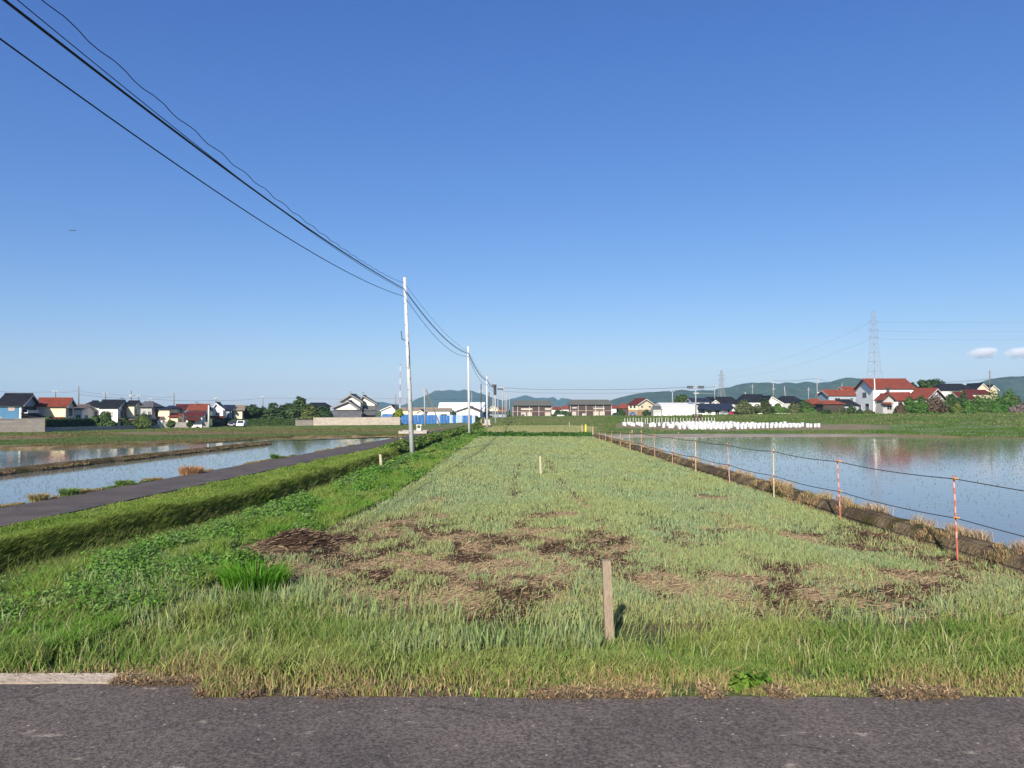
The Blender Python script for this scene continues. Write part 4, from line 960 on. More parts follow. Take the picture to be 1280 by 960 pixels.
# ------------------------------------------------------------------ buildings
def tiles(name, col, col2, sc=3.2, rough=.7, spec=.15):
    if name in MATS: return MATS[name]
    m = mat(name, col, rough, col2, 1.1, spec=spec); n = m.node_tree; b = n.nodes['Principled BSDF']
    tc = n.nodes.new('ShaderNodeTexCoord'); wv = n.nodes.new('ShaderNodeTexWave'); wv.bands_direction = 'X'; wv.inputs['Scale'].default_value = sc
    wv.inputs['Distortion'].default_value = .3
    n.links.new(tc.outputs['Object'], wv.inputs['Vector']); bp = n.nodes.new('ShaderNodeBump'); bp.inputs['Strength'].default_value = .6; bp.inputs['Distance'].default_value = .06
    n.links.new(wv.outputs['Fac'], bp.inputs['Height']); n.links.new(bp.outputs['Normal'], b.inputs['Normal']); return m
T_RED = tiles('red_tile', (.235, .056, .032), (.165, .042, .027)); T_BRICK = tiles('brick_red_tile', (.265, .07, .034), (.19, .05, .03))
T_BLACK = tiles('black_tile', (.012, .0125, .016), (.022, .023, .027)); T_GREY = tiles('grey_tile', (.085, .088, .092), (.125, .125, .13))
T_BROWN = tiles('brown_tile', (.12, .085, .075), (.16, .12, .10)); T_MAROON = tiles('maroon_tile', (.085, .018, .016), (.12, .03, .025)); T_NAVY = tiles('navy_tile', (.018, .024, .045), (.028, .035, .06))
T_OLIVE = tiles('olive_slate', (.095, .10, .085), (.13, .13, .11)); T_TAN = tiles('tan_tile', (.32, .25, .17), (.24, .19, .14)); T_WHITE = tiles('white_metal_roof', (.80, .80, .80), (.70, .70, .71), 1.2)
W_ = lambda name, c: mat('wall_' + name, c, .85, tuple(q * .86 for q in c), .7, bump=.1, bscale=6)
WHITE = W_('white', (.78, .77, .74)); CREAM = W_('cream', (.78, .66, .45)); BLUE = W_('blue', (.075, .19, .31)); GREYW = W_('grey', (.42, .41, .39)); BEIGE = W_('beige', (.66, .52, .38))
BROWNW = W_('brown_siding', (.070, .050, .043)); TANW = W_('tan_lower', (.36, .24, .15)); DWOOD = W_('dark_wood', (.055, .042, .035)); ORANW = W_('orange_wall', (.62, .26, .09)); BLUEGREY = W_('blue_grey', (.32, .37, .42)); PLASTER = W_('plaster', (.72, .69, .62))
GLASS = mat('window_glass', (.03, .035, .04), .12, spec=.6); FRAME = mat('window_frame', (.45, .45, .44), .5); CURT = mat('curtained_window', (.55, .47, .42), .5, (.42, .34, .32), 3); PINKC = mat('pink_curtain', (.50, .28, .24), .6)
SHUT = mat('shutter_white', (.66, .64, .60), .6)
CURTW = mat('cream_curtain', (.48, .42, .34), .6, (.36, .31, .26), 1.2); TRIM = mat('eave_trim', (.62, .58, .52), .7); GTRIM = mat('grey_trim', (.27, .25, .22), .8); TRIMD = mat('dark_trim', (.06, .05, .045), .7)

def house(label, D, a, b, c=None, ye=None, yr=None, yb=None, wall=WHITE, roof=T_RED, rho=0., W=7., hip=0., over=.5, win=(), base_wall=None, base_h=.45, front=False, apex=None, cat='house', pent=None, flat_ridge=True, group=None, trim=TRIM, name='house', ridge_cap=True, gz_=None):
    """Long wall seen between columns a and b (front=True: that wall is the gable); b is the corner next to the visible side wall, whose far end shows at column c."""
    rr = R(rho); u = np.array([math.cos(rr), math.sin(rr)]); v = np.array([-math.sin(rr), math.cos(rr)])
    tb, ta = (b - 640) / F, (a - 640) / F
    Cn = np.array([tb * D, D]); s = -1 if a < b else 1
    e1 = u * s; L = (ta * Cn[1] - Cn[0]) / (e1[0] - ta * e1[1])
    if c is not None:
        tc = (c - 640) / F; W = (tc * Cn[1] - Cn[0]) / (v[0] - tc * v[1])
        if not (2.5 < W < 30): W = max(3.0, min(14.0, abs(W)))
    org = Cn + e1 * L if s < 0 else Cn
    zb = Z(yb, D); ze = Z(ye, D) - zb
    Dm = D + (W / 2 * v[1] if not front else 0); zr = Z(yr, Dm) - zb
    e = empty(name, (org[0], org[1], zb), rr, label, cat, group)
    # local frame: x along the long wall 0..L, y back 0..W
    w_ = MB(); z0 = -.6
    split = base_wall is not None; zs = ze * base_h
    th = .16
    if not front:
        sl = (zr - ze) / (W / 2)
        prof = [(0, zs if split else z0), (W, zs if split else z0), (W, ze), (W / 2, zr - .02), (0, ze)]
        if hip: w_.box(0, L, 0, W, zs if split else z0, ze)
        else: w_.prism(prof, 'x', 0, L)
        w_.build('wall', wall, e)
        if split: MB().box(-.02, L + .02, -.02, W + .02, z0, zs).build('lower_wall', base_wall, e)
        o = over; f = MB(); ax0, ax1 = -o, L + o
        if hip:
            hx = min(hip * L, L / 2 - .2)
            vs = [(-o, -o, ze - .02), (L + o, -o, ze - .02), (L + o, W + o, ze - .02), (-o, W + o, ze - .02), (hx, W / 2, zr), (L - hx, W / 2, zr),
                  (-o, -o, ze + .12), (L + o, -o, ze + .12), (L + o, W + o, ze + .12), (-o, W + o, ze + .12)]
            f.add(vs, [(0, 3, 2, 1), (0, 1, 7, 6), (1, 2, 8, 7), (2, 3, 9, 8), (3, 0, 6, 9), (6, 7, 5, 4), (7, 8, 5), (8, 9, 4, 5), (9, 6, 4)])
            f.build('roof', roof, e)
            if ridge_cap: MB().tube([(hx, W / 2, zr + .03), (L - hx, W / 2, zr + .03)], .15, 6).build('ridge_cap', roof, e)
        else:
            d = o * sl
            prof = [(-o, ze - d), (W / 2, zr), (W + o, ze - d), (W + o, ze - d + th), (W / 2, zr + th + .03), (-o, ze - d + th)]
            f.prism(prof, 'x', ax0, ax1); f.build('roof', roof, e)
            if ridge_cap: MB().box(ax0 + .05, ax1 - .05, W / 2 - .16, W / 2 + .16, zr + th - .05, zr + th + .22).build('ridge_cap', roof, e)
            for x_ in (ax0 - .045, ax1 + .005):
                MB().prism([(-o, ze - d - .16), (W / 2, zr - .16), (W + o, ze - d - .16), (W + o, ze - d + th * .7), (W / 2, zr + th * .7), (-o, ze - d + th * .7)], 'x', x_, x_ + .04).build('bargeboard', trim, e)
    else:
        xm = L / 2 if apex is None else L * min(.9, max(.1, ((apex - min(a, b)) / abs(b - a))))
        prof = [(0, z0), (L, z0), (L, ze), (xm, zr - .02), (0, ze)]
        w_.prism(prof, 'y', 0, W).build('wall', wall, e)
        if split: MB().box(-.02, L + .02, -.02, W + .02, z0, zs).build('lower_wall', base_wall, e)
        o = over; dl, dr = o * (zr - ze) / xm, o * (zr - ze) / (L - xm)
        prof = [(-o, ze - dl), (xm, zr), (L + o, ze - dr), (L + o, ze - dr + th), (xm, zr + th + .03), (-o, ze - dl + th)]
        MB().prism(prof, 'y', -o, W + o).build('roof', roof, e)
        if ridge_cap: MB().box(xm - .16, xm + .16, -o + .05, W + o - .05, zr + th - .05, zr + th + .25).build('ridge_cap', roof, e)
        MB().prism([(-o, ze - dl - .2), (xm, zr - .2), (L + o, ze - dr - .2), (L + o, ze - dr + th * .7), (xm, zr + th * .7), (-o, ze - dl + th * .7)], 'y', -o - .05, -o - .005).build('bargeboard', trim, e)
    sx = L if s < 0 else 0.0
    side_out = 1 if s < 0 else -1
    for wd in win:
        face, x0, x1, h0, h1 = wd[:5]; pane = wd[5] if len(wd) > 5 else GLASS
        fr = MB(); pn = MB(); t = .07
        if face == 'f':
            X0, X1, Z0, Z1 = x0 * L, x1 * L, h0 * ze, h1 * ze
            for (q0, q1, r0__, r1__) in ((X0, X1, Z0, Z0 + t), (X0, X1, Z1 - t, Z1), (X0, X0 + t, Z0 + t, Z1 - t), (X1 - t, X1, Z0 + t, Z1 - t), ((X0 + X1) / 2 - t / 2, (X0 + X1) / 2 + t / 2, Z0 + t, Z1 - t)): fr.box(q0, q1, -.09, -.003, r0__, r1__)
            pn.box(X0 + t, X1 - t, -.05, -.008, Z0 + t, Z1 - t)
        else:
            Y0, Y1, Z0, Z1 = x0 * W, x1 * W, h0 * ze, h1 * ze
            lo_, hi_ = (sx + .003 * side_out, sx + .09 * side_out); lo2, hi2 = sx + .008 * side_out, sx + .05 * side_out
            lo_, hi_ = min(lo_, hi_), max(lo_, hi_); lo2, hi2 = min(lo2, hi2), max(lo2, hi2)
            for (q0, q1, r0__, r1__) in ((Y0, Y1, Z0, Z0 + t), (Y0, Y1, Z1 - t, Z1), (Y0, Y0 + t, Z0 + t, Z1 - t), (Y1 - t, Y1, Z0 + t, Z1 - t)): fr.box(lo_, hi_, q0, q1, r0__, r1__)
            pn.box(lo2, hi2, Y0 + t, Y1 - t, Z0 + t, Z1 - t)
        wo = fr.build('window', FRAME, e); pn.build('pane', pane, wo)
    if pent:
        for (face, x0, x1, hh, dep, rm) in pent:
            if face == 'f': MB().prism([(-dep, hh * ze - dep * .35), (-.003, hh * ze), (-.003, hh * ze + .14), (-dep, hh * ze - dep * .35 + .12)], 'x', x0 * L, x1 * L).build('lower_roof', rm, e)
            else: MB().prism([(sx + .003 * side_out, hh * ze), (sx + dep * side_out, hh * ze - dep * .35), (sx + dep * side_out, hh * ze - dep * .35 + .12), (sx + .003 * side_out, hh * ze + .14)], 'y', x0 * W, x1 * W).build('lower_roof', rm, e)
    return e, L, W, ze, zr, sx, side_out
RH = 15.
# --- left village
e, L, W, ze, zr, sx, so_ = house('pale blue house with black tiled roof and a balcony in its white gable', 138, -1, 27, 47, 505.5, 493.8, 538, BLUEGREY, T_BLACK, RH, over=.6,
      win=[('f', .42, .70, .76, .88, PINKC), ('f', 0.02, .16, .38, .52)], pent=[('g', -.05, 1.1, .63, 2.2, T_BLACK)])
MB().box(.02, L - .02, -.04, -.004, ze * .90, ze * .995).build('frieze', WHITE, e); MB().box(L - .3, L + .012, -.042, -.003, 0, ze * .9).build('corner_board', WHITE, e)
MB().box(.0, L - .3, -.04, -.004, 0, ze * .9).build('cladding', BLUE, e)
bl = MB(); bl.box(L + .03, L + .9, .5, W - .5, ze * .66, ze * .69); bl.box(L + .85, L + .9, .5, W - .5, ze * .69, ze * .78); bl.build('balcony', SHUT, e)
MB().box(L + .031, L + .05, .7, W - .7, ze * .70, ze * .93).build('balcony_door', GLASS, e)
MB().tube([(L + 2.0, .2, -.4), (L + 2.0, .2, ze * .5)], .09, 6).build('carport_post', WHITE_P, e)
house('cream two-storey house with a red tiled roof, beside the blue one', 146, 46, 82.4, 93, 507, 499.2, 537, CREAM, T_RED, RH, win=[('f', .08, .26, .62, .90, CURT), ('g', .2, .75, .55, .9), ('f', .62, .8, .15, .4)], pent=[('f', .42, .98, .50, 1.4, T_RED), ('g', .1, .9, .42, .8, T_BROWN)])
house('low brown-roofed house with a grey wall between the cream house and the black roofs', 152, 93, 103, 117, 511.5, 507.5, 536, WHITE, T_BROWN, RH, win=[('f', .25, .85, .5, .72), ('g', .2, .5, .3, .7)], pent=[('f', 0, 1.2, .40, 1.5, T_BROWN)])
house('white house with a black hipped roof behind the trimmed dark hedge', 160, 104, 124, 134, 508.5, 501.3, 535, WHITE, T_BLACK, RH, hip=.3, win=[('f', .75, .93, .5, .8), ('g', .3, .6, .5, .8)])
house('house with long black roof and white gable over the round green hedge', 156, 124, 147.6, 160, 508.8, 501.5, 536, WHITE, T_BLACK, RH, win=[('f', .45, .75, .55, .8, CURT), ('g', .25, .6, .55, .85)], pent=[('g', 0, 1.2, .5, 1.6, T_BROWN)])
house('tall narrow white-walled house in front of the long dark slate roof', 160, 159.5, 168, 176, 506, 502.5, 535, CREAM, T_BLACK, RH, W=4, win=[('g', .2, .7, .5, .8)], pent=[('f', -.1, 1.3, .42, 1.2, T_BROWN)])
house('grey house with a long dark slate roof and three dark windows', 170, 169, 190, 203, 509, 502.3, 534, GREYW, T_GREY, 2, hip=.22, win=[('f', .15, .3, .5, .82), ('f', .48, .62, .5, .82), ('f', .78, .95, .5, .8), ('g', .3, .7, .5, .8)], pent=[('f', .4, 1.5, .36, 1.6, T_BLACK)])
house('white house with a low navy hipped roof left of the red-roofed house', 172, 198, 212, 229, 511.5, 507.6, 533.5, CREAM, T_NAVY, RH, hip=.25, win=[('g', .15, .4, .4, .8), ('g', .55, .8, .4, .8)], pent=[('g', 0, 1.2, .28, 1.2, T_RED)])
house('small shed with a flat brown roof in front of the navy-roofed house', 168, 197, 203.5, 206.5, 524.5, 522.6, 533.2, PLASTER, T_BROWN, RH, over=.2, cat='shed', name='shed')
house('cream house corner under a strip of red roof behind the dark garden wall', 171, 213.5, 222.5, 230, 521, 518.5, 533.2, CREAM, T_RED, RH, W=5, win=[('g', .2, .6, .2, .75)])
house('narrow house with maroon roof and satellite-white ridge between navy and red roofs', 186, 219, 232, 239, 512, 506.8, 532, WHITE, T_MAROON, RH, win=[('f', .3, .7, .6, .85), ('g', .3, .7, .6, .85)])
house('white house with bright red roof and a second red roof below it', 176, 237, 257.5, 262.5, 512.2, 506.6, 533, WHITE, T_BRICK, RH, win=[('f', .55, .9, .72, .86, SHUT), ('f', .1, .4, .3, .55), ('g', .3, .7, .35, .6)], pent=[('f', -.1, .8, .70, 2.6, T_BRICK), ('g', 0, 1.6, .56, 1.6, T_BRICK)])
house('low white annex with a small maroon roof, left of the thick pale pole', 171, 233, 253, 258, 520, 516.5, 533.3, WHITE, T_MAROON, RH, W=4, win=[('f', .3, .55, .3, .75)], pent=[('f', 0, .9, .8, 1.5, T_MAROON)])
house('dark timbered house with white gable facing the fields, right of the red roofs', 182, 266, 279, 283, 510.5, 504.2, 532.5, WHITE, T_GREY, 10, front=True, W=8, apex=270.5, trim=SHUT, win=[('f', .3, .7, .60, .78), ('f', .2, .7, .25, .5)], pent=[('f', -.3, 1.2, .55, 1.0, T_MAROON)], base_wall=DWOOD)
house('house with a blue-black roof half hidden by the timbered house', 190, 280, 290, 294, 512, 507.8, 532.3, BLUEGREY, T_NAVY, RH, win=[('f', .3, .7, .45, .8)], pent=[('f', -.2, 1.3, .45, 1.8, T_BLACK)])
house('cream house with a tan roof left of the garden trees', 192, 292.5, 303, 308, 512.5, 507.8, 532, CREAM, T_TAN, RH, win=[('f', .3, .6, .6, .8), ('g', .3, .6, .5, .8)])
house('small pale yellow house peeping between the garden trees', 215, 350, 357, 360, 511, 507.5, 531, CREAM, T_BROWN, RH, W=6, win=[('f', .3, .7, .5, .8)])
house('house with a long black ridge behind the tall garden trees', 225, 382, 407, None, 508.3, 503.8, 531, DWOOD, T_BLACK, 5, W=9, hip=.1, win=[('f', .3, .6, .5, .8)])
# big traditional house
e, L, W, ze, zr, sx, so_ = house('large traditional white gabled house with grey tiles behind the block wall', 232, 427.5, 450.5, 456, 500.6, 493.6, 529.5, PLASTER, T_GREY, 0, front=True, W=10, apex=439, over=1.0, trim=GTRIM, win=[('f', .35, .65, .9, .97)])
MB().box(-.03, L + .05, -.06, -.003, 0, ze * .62).build('timber_panel', DWOOD, e)
e, L, W, ze, zr, sx, so_ = house('lower white gable of the traditional house with a broad grey eave', 224, 417.5, 447, 450, 509.2, 501.6, 529.8, PLASTER, T_GREY, 0, front=True, W=7, apex=436, over=.9, trim=GTRIM)
MB().box(-.03, L + .03, -.06, -.003, 0, ze * .86).build('timber_panel', DWOOD, e)
e, L, W, ze, zr, sx, so_ = house('second white gable of the traditional house with two stepped roofs', 236, 447.5, 468.5, 470, 503.3, 495.2, 529.5, PLASTER, T_GREY, 0, front=True, W=10, apex=454.5, over=.9, trim=GTRIM)
MB().box(-.03, L + .03, -.06, -.003, 0, ze * .42).build('timber_panel', DWOOD, e)
MB().prism([(-1.6, ze * .62), (-.003, ze * .8), (-.003, ze * .86), (-1.6, ze * .66)], 'x', -1, L * 1.35).build('lower_roof', T_GREY, e)
MB().prism([(-3.4, ze * .40), (-.003, ze * .66), (-.003, ze * .70), (-3.4, ze * .43)], 'x', -1, L * 1.15).build('lower_roof', T_GREY, e)
for x_ in (.1, .35, .6, .85): MB().box(L * x_, L * x_ + .7, -.09, -.004, ze * .08, ze * .36).build('window', GLASS, e)
house('long shed with a grey tiled roof and an orange wall behind the block wall', 216, 403, 449, 450.5, 519.8, 515.0, 531, ORANW, T_GREY, 0, W=5, over=.5, cat='shed', name='shed')
house('white plaster storehouse with pinkish gable left of the radio mast', 262, 477, 494, 500, 512.5, 507.2, 530, WHITE, T_BROWN, 0, front=True, W=9, apex=489, win=[('f', .2, .4, .55, .75)])
def aerial(px, yb, yt, D, label):
    b_ = P(px, yb, D); h_ = Z(yt, D) - b_[2]; e_ = empty('roof_aerial', b_, 0, label, 'aerial'); MB().tube([(0, 0, -.3), (0, 0, h_)], .035, 5).build('mast', DARK, e_)
    for q in (.75, .88, 1.0): MB().box(-.5, .5, -.02, .02, h_ * q - .02, h_ * q + .02).build('rod', DARK, e_)
aerial(438.5, 494, 489.5, 236, 'small aerial on the ridge of the large traditional house'); aerial(454, 495.5, 490.5, 240, 'small aerial on the second gable of the traditional house'); aerial(152, 502, 497, 158, 'small aerial on the long black roof'); aerial(246, 507, 502.5, 178, 'small aerial on the bright red roof'); aerial(1046, 488, 483, 264, 'small aerial on the red-roofed main house')
# --- middle
house('long white warehouse with a white metal roof below the left hill', 300, 549.5, 603, 606.5, 513.6, 503.6, 524, WHITE, T_WHITE, 0, W=16, over=.8, trim=TRIM, cat='warehouse', name='warehouse', ridge_cap=False, win=[('f', .03, .14, .55, .72), ('f', .2, .3, .45, .7)])
house('white building with a dark-edged gable behind the blue sheeting', 262, 571, 600, 603, 513.8, 508.6, 524.5, WHITE, T_BROWN, 0, front=True, W=12, apex=587, over=.5, trim=TRIMD, win=[('f', .28, .38, .3, .4), ('f', .76, .82, .2, .5)])
house('low white building with a beige roof left of the white warehouse', 290, 534, 562, None, 513.5, 511, 524, WHITE, T_TAN, 0, W=8, win=[('f', .6, .9, .45, .62)])
house('tiny white building with a brown eave in front of the low white one', 268, 521, 529.5, 534, 515.5, 513, 525, WHITE, T_BROWN, 0, front=True, W=6, win=[('f', .7, .95, .3, .8)])
house('long low beige roof behind the nearest field pole', 330, 500, 548, None, 512.5, 510.5, 524, BEIGE, T_TAN, 0, W=8)
house('cream gabled house among the poles left of the brown apartments', 330, 611, 622.5, 624.5, 511, 507, 522, CREAM, T_TAN, 0, front=True, W=9, win=[('f', .3, .6, .4, .6)])
house('house with an orange-red wall behind the row of poles', 350, 622.5, 634, 636, 512, 509.5, 522, ORANW, T_BROWN, 0, W=8, win=[('f', .3, .6, .4, .7)])
house('low grey shed with a slanted roof among the poles', 310, 604, 633, 634.5, 517, 515, 523, BLUEGREY, T_GREY, 0, W=6, cat='shed', name='shed', win=[('f', .2, .3, .1, .7)])
def apartments(label, D, a, b, ye, yr, yb, cols_, wl):
    e, L, W, ze, zr, sx, so_ = house(label, D, a, b, None, ye, yr, yb, BROWNW, T_OLIVE, 0, W=9, over=.9, hip=.04, cat='apartment block', name='apartment_building', win=wl)
    MB().box(-.06, L + .06, -.10, -.004, ze * .44, ze * .485).build('band', mat('salmon_band', (.34, .21, .16), .7), e)
    for x_ in cols_: MB().box(L * x_, L * x_ + .16, -.13, -.004, 0, ze * .97).build('downpipe', TRIM, e)
    return e, L, W, ze
apartments('brown two-storey apartment block beside the row of poles', 352, 641, 690, 507, 500.8, 520.8, (.0, .12, .42, .66, .99), [('f', .21, .50, .60, .76, CURTW), ('f', .21, .34, .04, .40, CURTW), ('f', .37, .49, .04, .40, CURTW), ('f', .82, .97, .60, .78, CURTW), ('f', .82, .96, .03, .40, CURTW), ('f', .22, .30, .03, .22)])
apartments('brown two-storey apartment block right of the bushes, with a white door', 352, 712.5, 764.5, 505.8, 499.9, 519.8, (.0, .19, .38, .61, .8, .99), [('f', .05, .16, .66, .78, CURTW), ('f', .05, .15, .03, .38, CURTW), ('f', .29, .38, .03, .22, CURTW), ('f', .56, .83, .60, .70, CURTW), ('f', .56, .69, .03, .40, CURTW), ('f', .71, .83, .03, .40, CURTW), ('f', .55, .82, .73, .80)])
house('distant house with a red roof between the two apartment blocks', 400, 690, 702, None, 512, 508.8, 519, WHITE, T_RED, 0, W=8, hip=.15)
house('distant house with a red roof touching the second apartment block', 395, 702, 713, None, 511.5, 507.4, 519, WHITE, T_BRICK, 0, W=8, hip=.15)
house('small white house with a red roof right of the second apartment block', 380, 763.5, 774, None, 510.5, 507, 518.5, WHITE, T_RED, 0, W=7, win=[('f', .1, .5, .2, .6, SHUT)], hip=.2)
house('low house with bright red hipped roof left of the maroon-roofed house', 330, 773.5, 787, None, 510.5, 505, 518.5, BROWNW, T_BRICK, 0, W=8, hip=.25)
house('cream and tan house with maroon roof and bright gable', 262, 817, 797, 785.5, 505.3, 498.8, 519.5, CREAM, T_MAROON, 38, front=True, W=9, apex=806.5, base_wall=TANW, base_h=.52, win=[('f', .2, .32, .7, .88), ('f', .68, .8, .7, .88), ('g', .2, .45, .65, .9), ('g', .6, .85, .65, .9), ('f', .7, .95, .1, .4)])
house('grey metal shed left of the white warehouse', 226, 816.5, 827.5, 829, 511.5, 508.8, 521, GREYW, T_GREY, 0, W=5, over=.15, cat='shed', name='shed', win=[('f', .1, .45, .02, .5, SHUT), ('f', .55, .9, .02, .5, SHUT)])
house('dark navy roof behind the grey metal shed', 290, 815, 842, None, 508.3, 504.4, 519, GREYW, T_NAVY, 0, W=9)
b_ = P(827, 521, 226); L_ = X(871.5, 226) - b_[0]; hW = Z(508.2, 226) - b_[2]
e = empty('warehouse', b_, 0, 'long windowless white warehouse front behind the white bags', 'warehouse')
MB().box(0, L_, 0, 10, -.6, hW).build('wall', WHITE, e); MB().prism([(-.25, hW), (10.2, hW), (10.2, hW + .9), (5, hW + 1.25), (-.25, hW + .22)], 'x', -.2, L_ + .2).build('roof', mat('pale_metal_roof', (.62, .6, .58), .5), e)
for k in range(5): MB().box(L_ * (.13 + .17 * k), L_ * (.13 + .17 * k) + .7, -.06, -.004, hW - .55, hW - .28).build('vent', TRIM, e)
MB().box(L_ * .76, L_ * .84, -.06, -.004, hW * .32, hW * .42).build('vent', TRIM, e)
house('white two-storey house with a grey-blue roof and one dark window by the transformer pole', 244, 865.5, 886.5, None, 502, 498.6, 519.5, WHITE, T_NAVY, 0, W=8, win=[('f', .42, .72, .66, .92), ('f', .02, .12, .66, .9)])
house('long low house with a dark blue roof and white walls by the red car', 234, 871.5, 916, None, 510.2, 505.8, 519, WHITE, T_NAVY, 0, W=7, win=[('f', .1, .2, .3, .8), ('f', .28, .4, .2, .8), ('f', .5, .62, .05, .8), ('f', .75, .9, .3, .8)], pent=[('f', 0, .95, .95, 1.3, T_NAVY)])
house('house with a broad black roof and a small white gable, left of the shrubs', 262, 884, 925, None, 504.8, 496.5, 518, WHITE, T_BLACK, 0, W=11, hip=.1)
house('small white gable in front of the broad black roof', 250, 887.5, 900.5, None, 505.5, 500.2, 518, WHITE, T_BLACK, 0, front=True, W=7)
house('large black-roofed house above the round shrubs', 268, 930, 963, None, 502.5, 493.2, 517.5, WHITE, T_BLACK, 0, W=11, hip=.12)
house('white gable with a black roof between the shrubs', 262, 959, 977.5, None, 503.5, 495.8, 517.5, WHITE, T_BLACK, 0, front=True, W=9, apex=964)
house('black-roofed house left of the red roofs, with a white eave end', 268, 976, 1005, None, 503.2, 495.5, 517, GREYW, T_BLACK, 0, W=9, hip=.2)
house('low dark-walled wing under a bright red roof left of the red roof group', 246, 1013, 1033, None, 505.5, 499.0, 515.5, DWOOD, T_BRICK, 0, W=8, hip=.2, win=[('f', .2, .5, .2, .6)])
house('red-roofed main house of the group behind the dark wing', 262, 1036, 1071.5, None, 494.2, 488.3, 515, BLUEGREY, T_BRICK, 0, W=10, win=[('f', .75, .85, .6, .85), ('f', .2, .4, .6, .85)], pent=[('f', -.1, .6, .62, 3.5, T_BRICK)])
house('upper red roof half hidden behind the white house', 276, 1058, 1074, None, 489, 484.5, 514.5, WHITE, T_BRICK, 0, W=9)
house('low red-roofed porch in front of the dark wing', 238, 1029, 1055, None, 505.2, 500.8, 515.2, DWOOD, T_BRICK, 0, W=6, hip=.2)
house('low house with a black roof touching the white house', 240, 1049, 1073, None, 507, 499.5, 515, BLUEGREY, T_BLACK, 0, W=8, hip=.15, win=[('f', .2, .5, .2, .7)])
# --- white house with the red roof
e, L, W, ze, zr, sx, so_ = house('tall white house with a broad red tiled roof and a dark gable window', 230, 1142, 1091.5, 1070.5, 484.8, 474.5, 513.8, mat('bright_white_wall', (.80, .80, .78), .8), T_RED, -2, over=.7, trim=TRIMD,
      win=[('g', .36, .62, .60, .83), ('g', .70, .82, .02, .28), ('g', .22, .45, .02, .33)])
MB().prism([(W, 0), (W + 2.4, 0), (W + .3, ze * .56), (W, ze * .56)], 'x', .02, 3.0).build('side_wall', WHITE, e)
MB().box(L * .08, L * .32, -2.2, -.004, ze * .30, ze * .33).build('porch_roof', TRIM, e); MB().box(L * .1, L * .3, -.06, -.004, .1, ze * .22).build('garage_door', GLASS, e)
house('red-roofed front block with a white gable, half hidden by bushes', 206, 1136, 1158, 1180, 497.5, 486.2, 514.6, WHITE, T_RED, -50, over=.7)
house('lower red-roofed wing stepping down towards the tall white house', 210, 1113, 1140, None, 499.5, 491.6, 514.6, WHITE, T_RED, -12, W=7, over=.6)
house('small grey gabled porch with a red roof in front of the tall white house', 205, 1103.5, 1117, None, 499, 493, 514.6, GREYW, T_RED, 8, front=True, W=3, over=.5, trim=TRIMD, win=[('f', .35, .8, .15, .5)], pent=[('f', -.15, .7, .72, 1.3, T_RED)])
e = MB().tube([(0, 0, 0), (0, 0, 1.4)], .45, 8).tube([(0, 0, 1.4), (0, 0, 1.7)], .6, 8).build('chimney_cowl', DARK, loc=P(1110, 491.5, 214)); tag(e, 'dark round chimney cowl over the porch of the white house', 'chimney')
house('house with a long black roof above the bushes, right of the white house', 262, 1176, 1222, None, 488.3, 480, 512, WHITE, T_BLACK, 0, W=10, hip=.18, win=[('f', .45, .6, .75, .95)])
house('dark gabled house left of the right hill, two small gables', 280, 1221, 1236, None, 486.5, 479.6, 510, BEIGE, T_BLACK, 0, front=True, W=9, win=[('f', .4, .6, .8, .9)])
house('second small dark gabled house at the right hill', 285, 1236, 1247, None, 486.8, 482, 510, BEIGE, T_BLACK, 0, front=True, W=9)
house('low maroon roof sunk among the bushes', 225, 1200, 1217, None, 497.5, 491, 514, BEIGE, T_MAROON, 0, W=6)
house('long low pinkish-red roof over the bushes', 232, 1211, 1238, None, 492, 488.6, 514, BEIGE, T_MAROON, 0, W=6)

# --- boundary walls, sheeting
def block_wall(label, p0, p1, h, m, th=.2, cap=True, name='garden_wall'):
    a, b = np.array(p0), np.array(p1); d = b - a; L = math.hypot(d[0], d[1]); ang = math.atan2(d[1], d[0])
    e = empty(name, a, ang, label, 'wall'); dz = b[2] - a[2]
    w_ = MB(); w_.add([(0, 0, -.5), (L, 0, dz - .5), (L, th, dz - .5), (0, th, -.5), (0, 0, h), (L, 0, dz + h), (L, th, dz + h), (0, th, h)], [(0, 3, 2, 1), (4, 5, 6, 7), (0, 1, 5, 4), (1, 2, 6, 5), (2, 3, 7, 6), (3, 0, 4, 7)])
    w_.build('wall', m, e)
    if cap: MB().add([(-.03, -.04, h + .003), (L + .03, -.04, dz + h + .003), (L + .03, th + .04, dz + h + .003), (-.03, th + .04, h + .003), (-.03, -.04, h + .09), (L + .03, -.04, dz + h + .09), (L + .03, th + .04, dz + h + .09), (-.03, th + .04, h + .09)], [(0, 3, 2, 1), (4, 5, 6, 7), (0, 1, 5, 4), (1, 2, 6, 5), (2, 3, 7, 6), (3, 0, 4, 7)]).build('coping', m, e)
    return e
def brickmat(name, c1, c2, mortar):
    m = mat(name, c1, .9); n = m.node_tree; b = n.nodes['Principled BSDF']; tc = n.nodes.new('ShaderNodeTexCoord'); mp = n.nodes.new('ShaderNodeMapping'); mp.inputs['Rotation'].default_value = (R(90), 0, 0)
    n.links.new(tc.outputs['Object'], mp.inputs['Vector']); br = n.nodes.new('ShaderNodeTexBrick'); br.inputs['Scale'].default_value = 1.0
    br.inputs['Brick Width'].default_value = .8; br.inputs['Row Height'].default_value = .4; br.inputs['Mortar Size'].default_value = .025
    br.inputs['Color1'].default_value = (*c1, 1); br.inputs['Color2'].default_value = (*c2, 1); br.inputs['Mortar'].default_value = (*mortar, 1)
    n.links.new(mp.outputs['Vector'], br.inputs['Vector']); n.links.new(br.outputs['Color'], b.inputs['Base Color']); return m
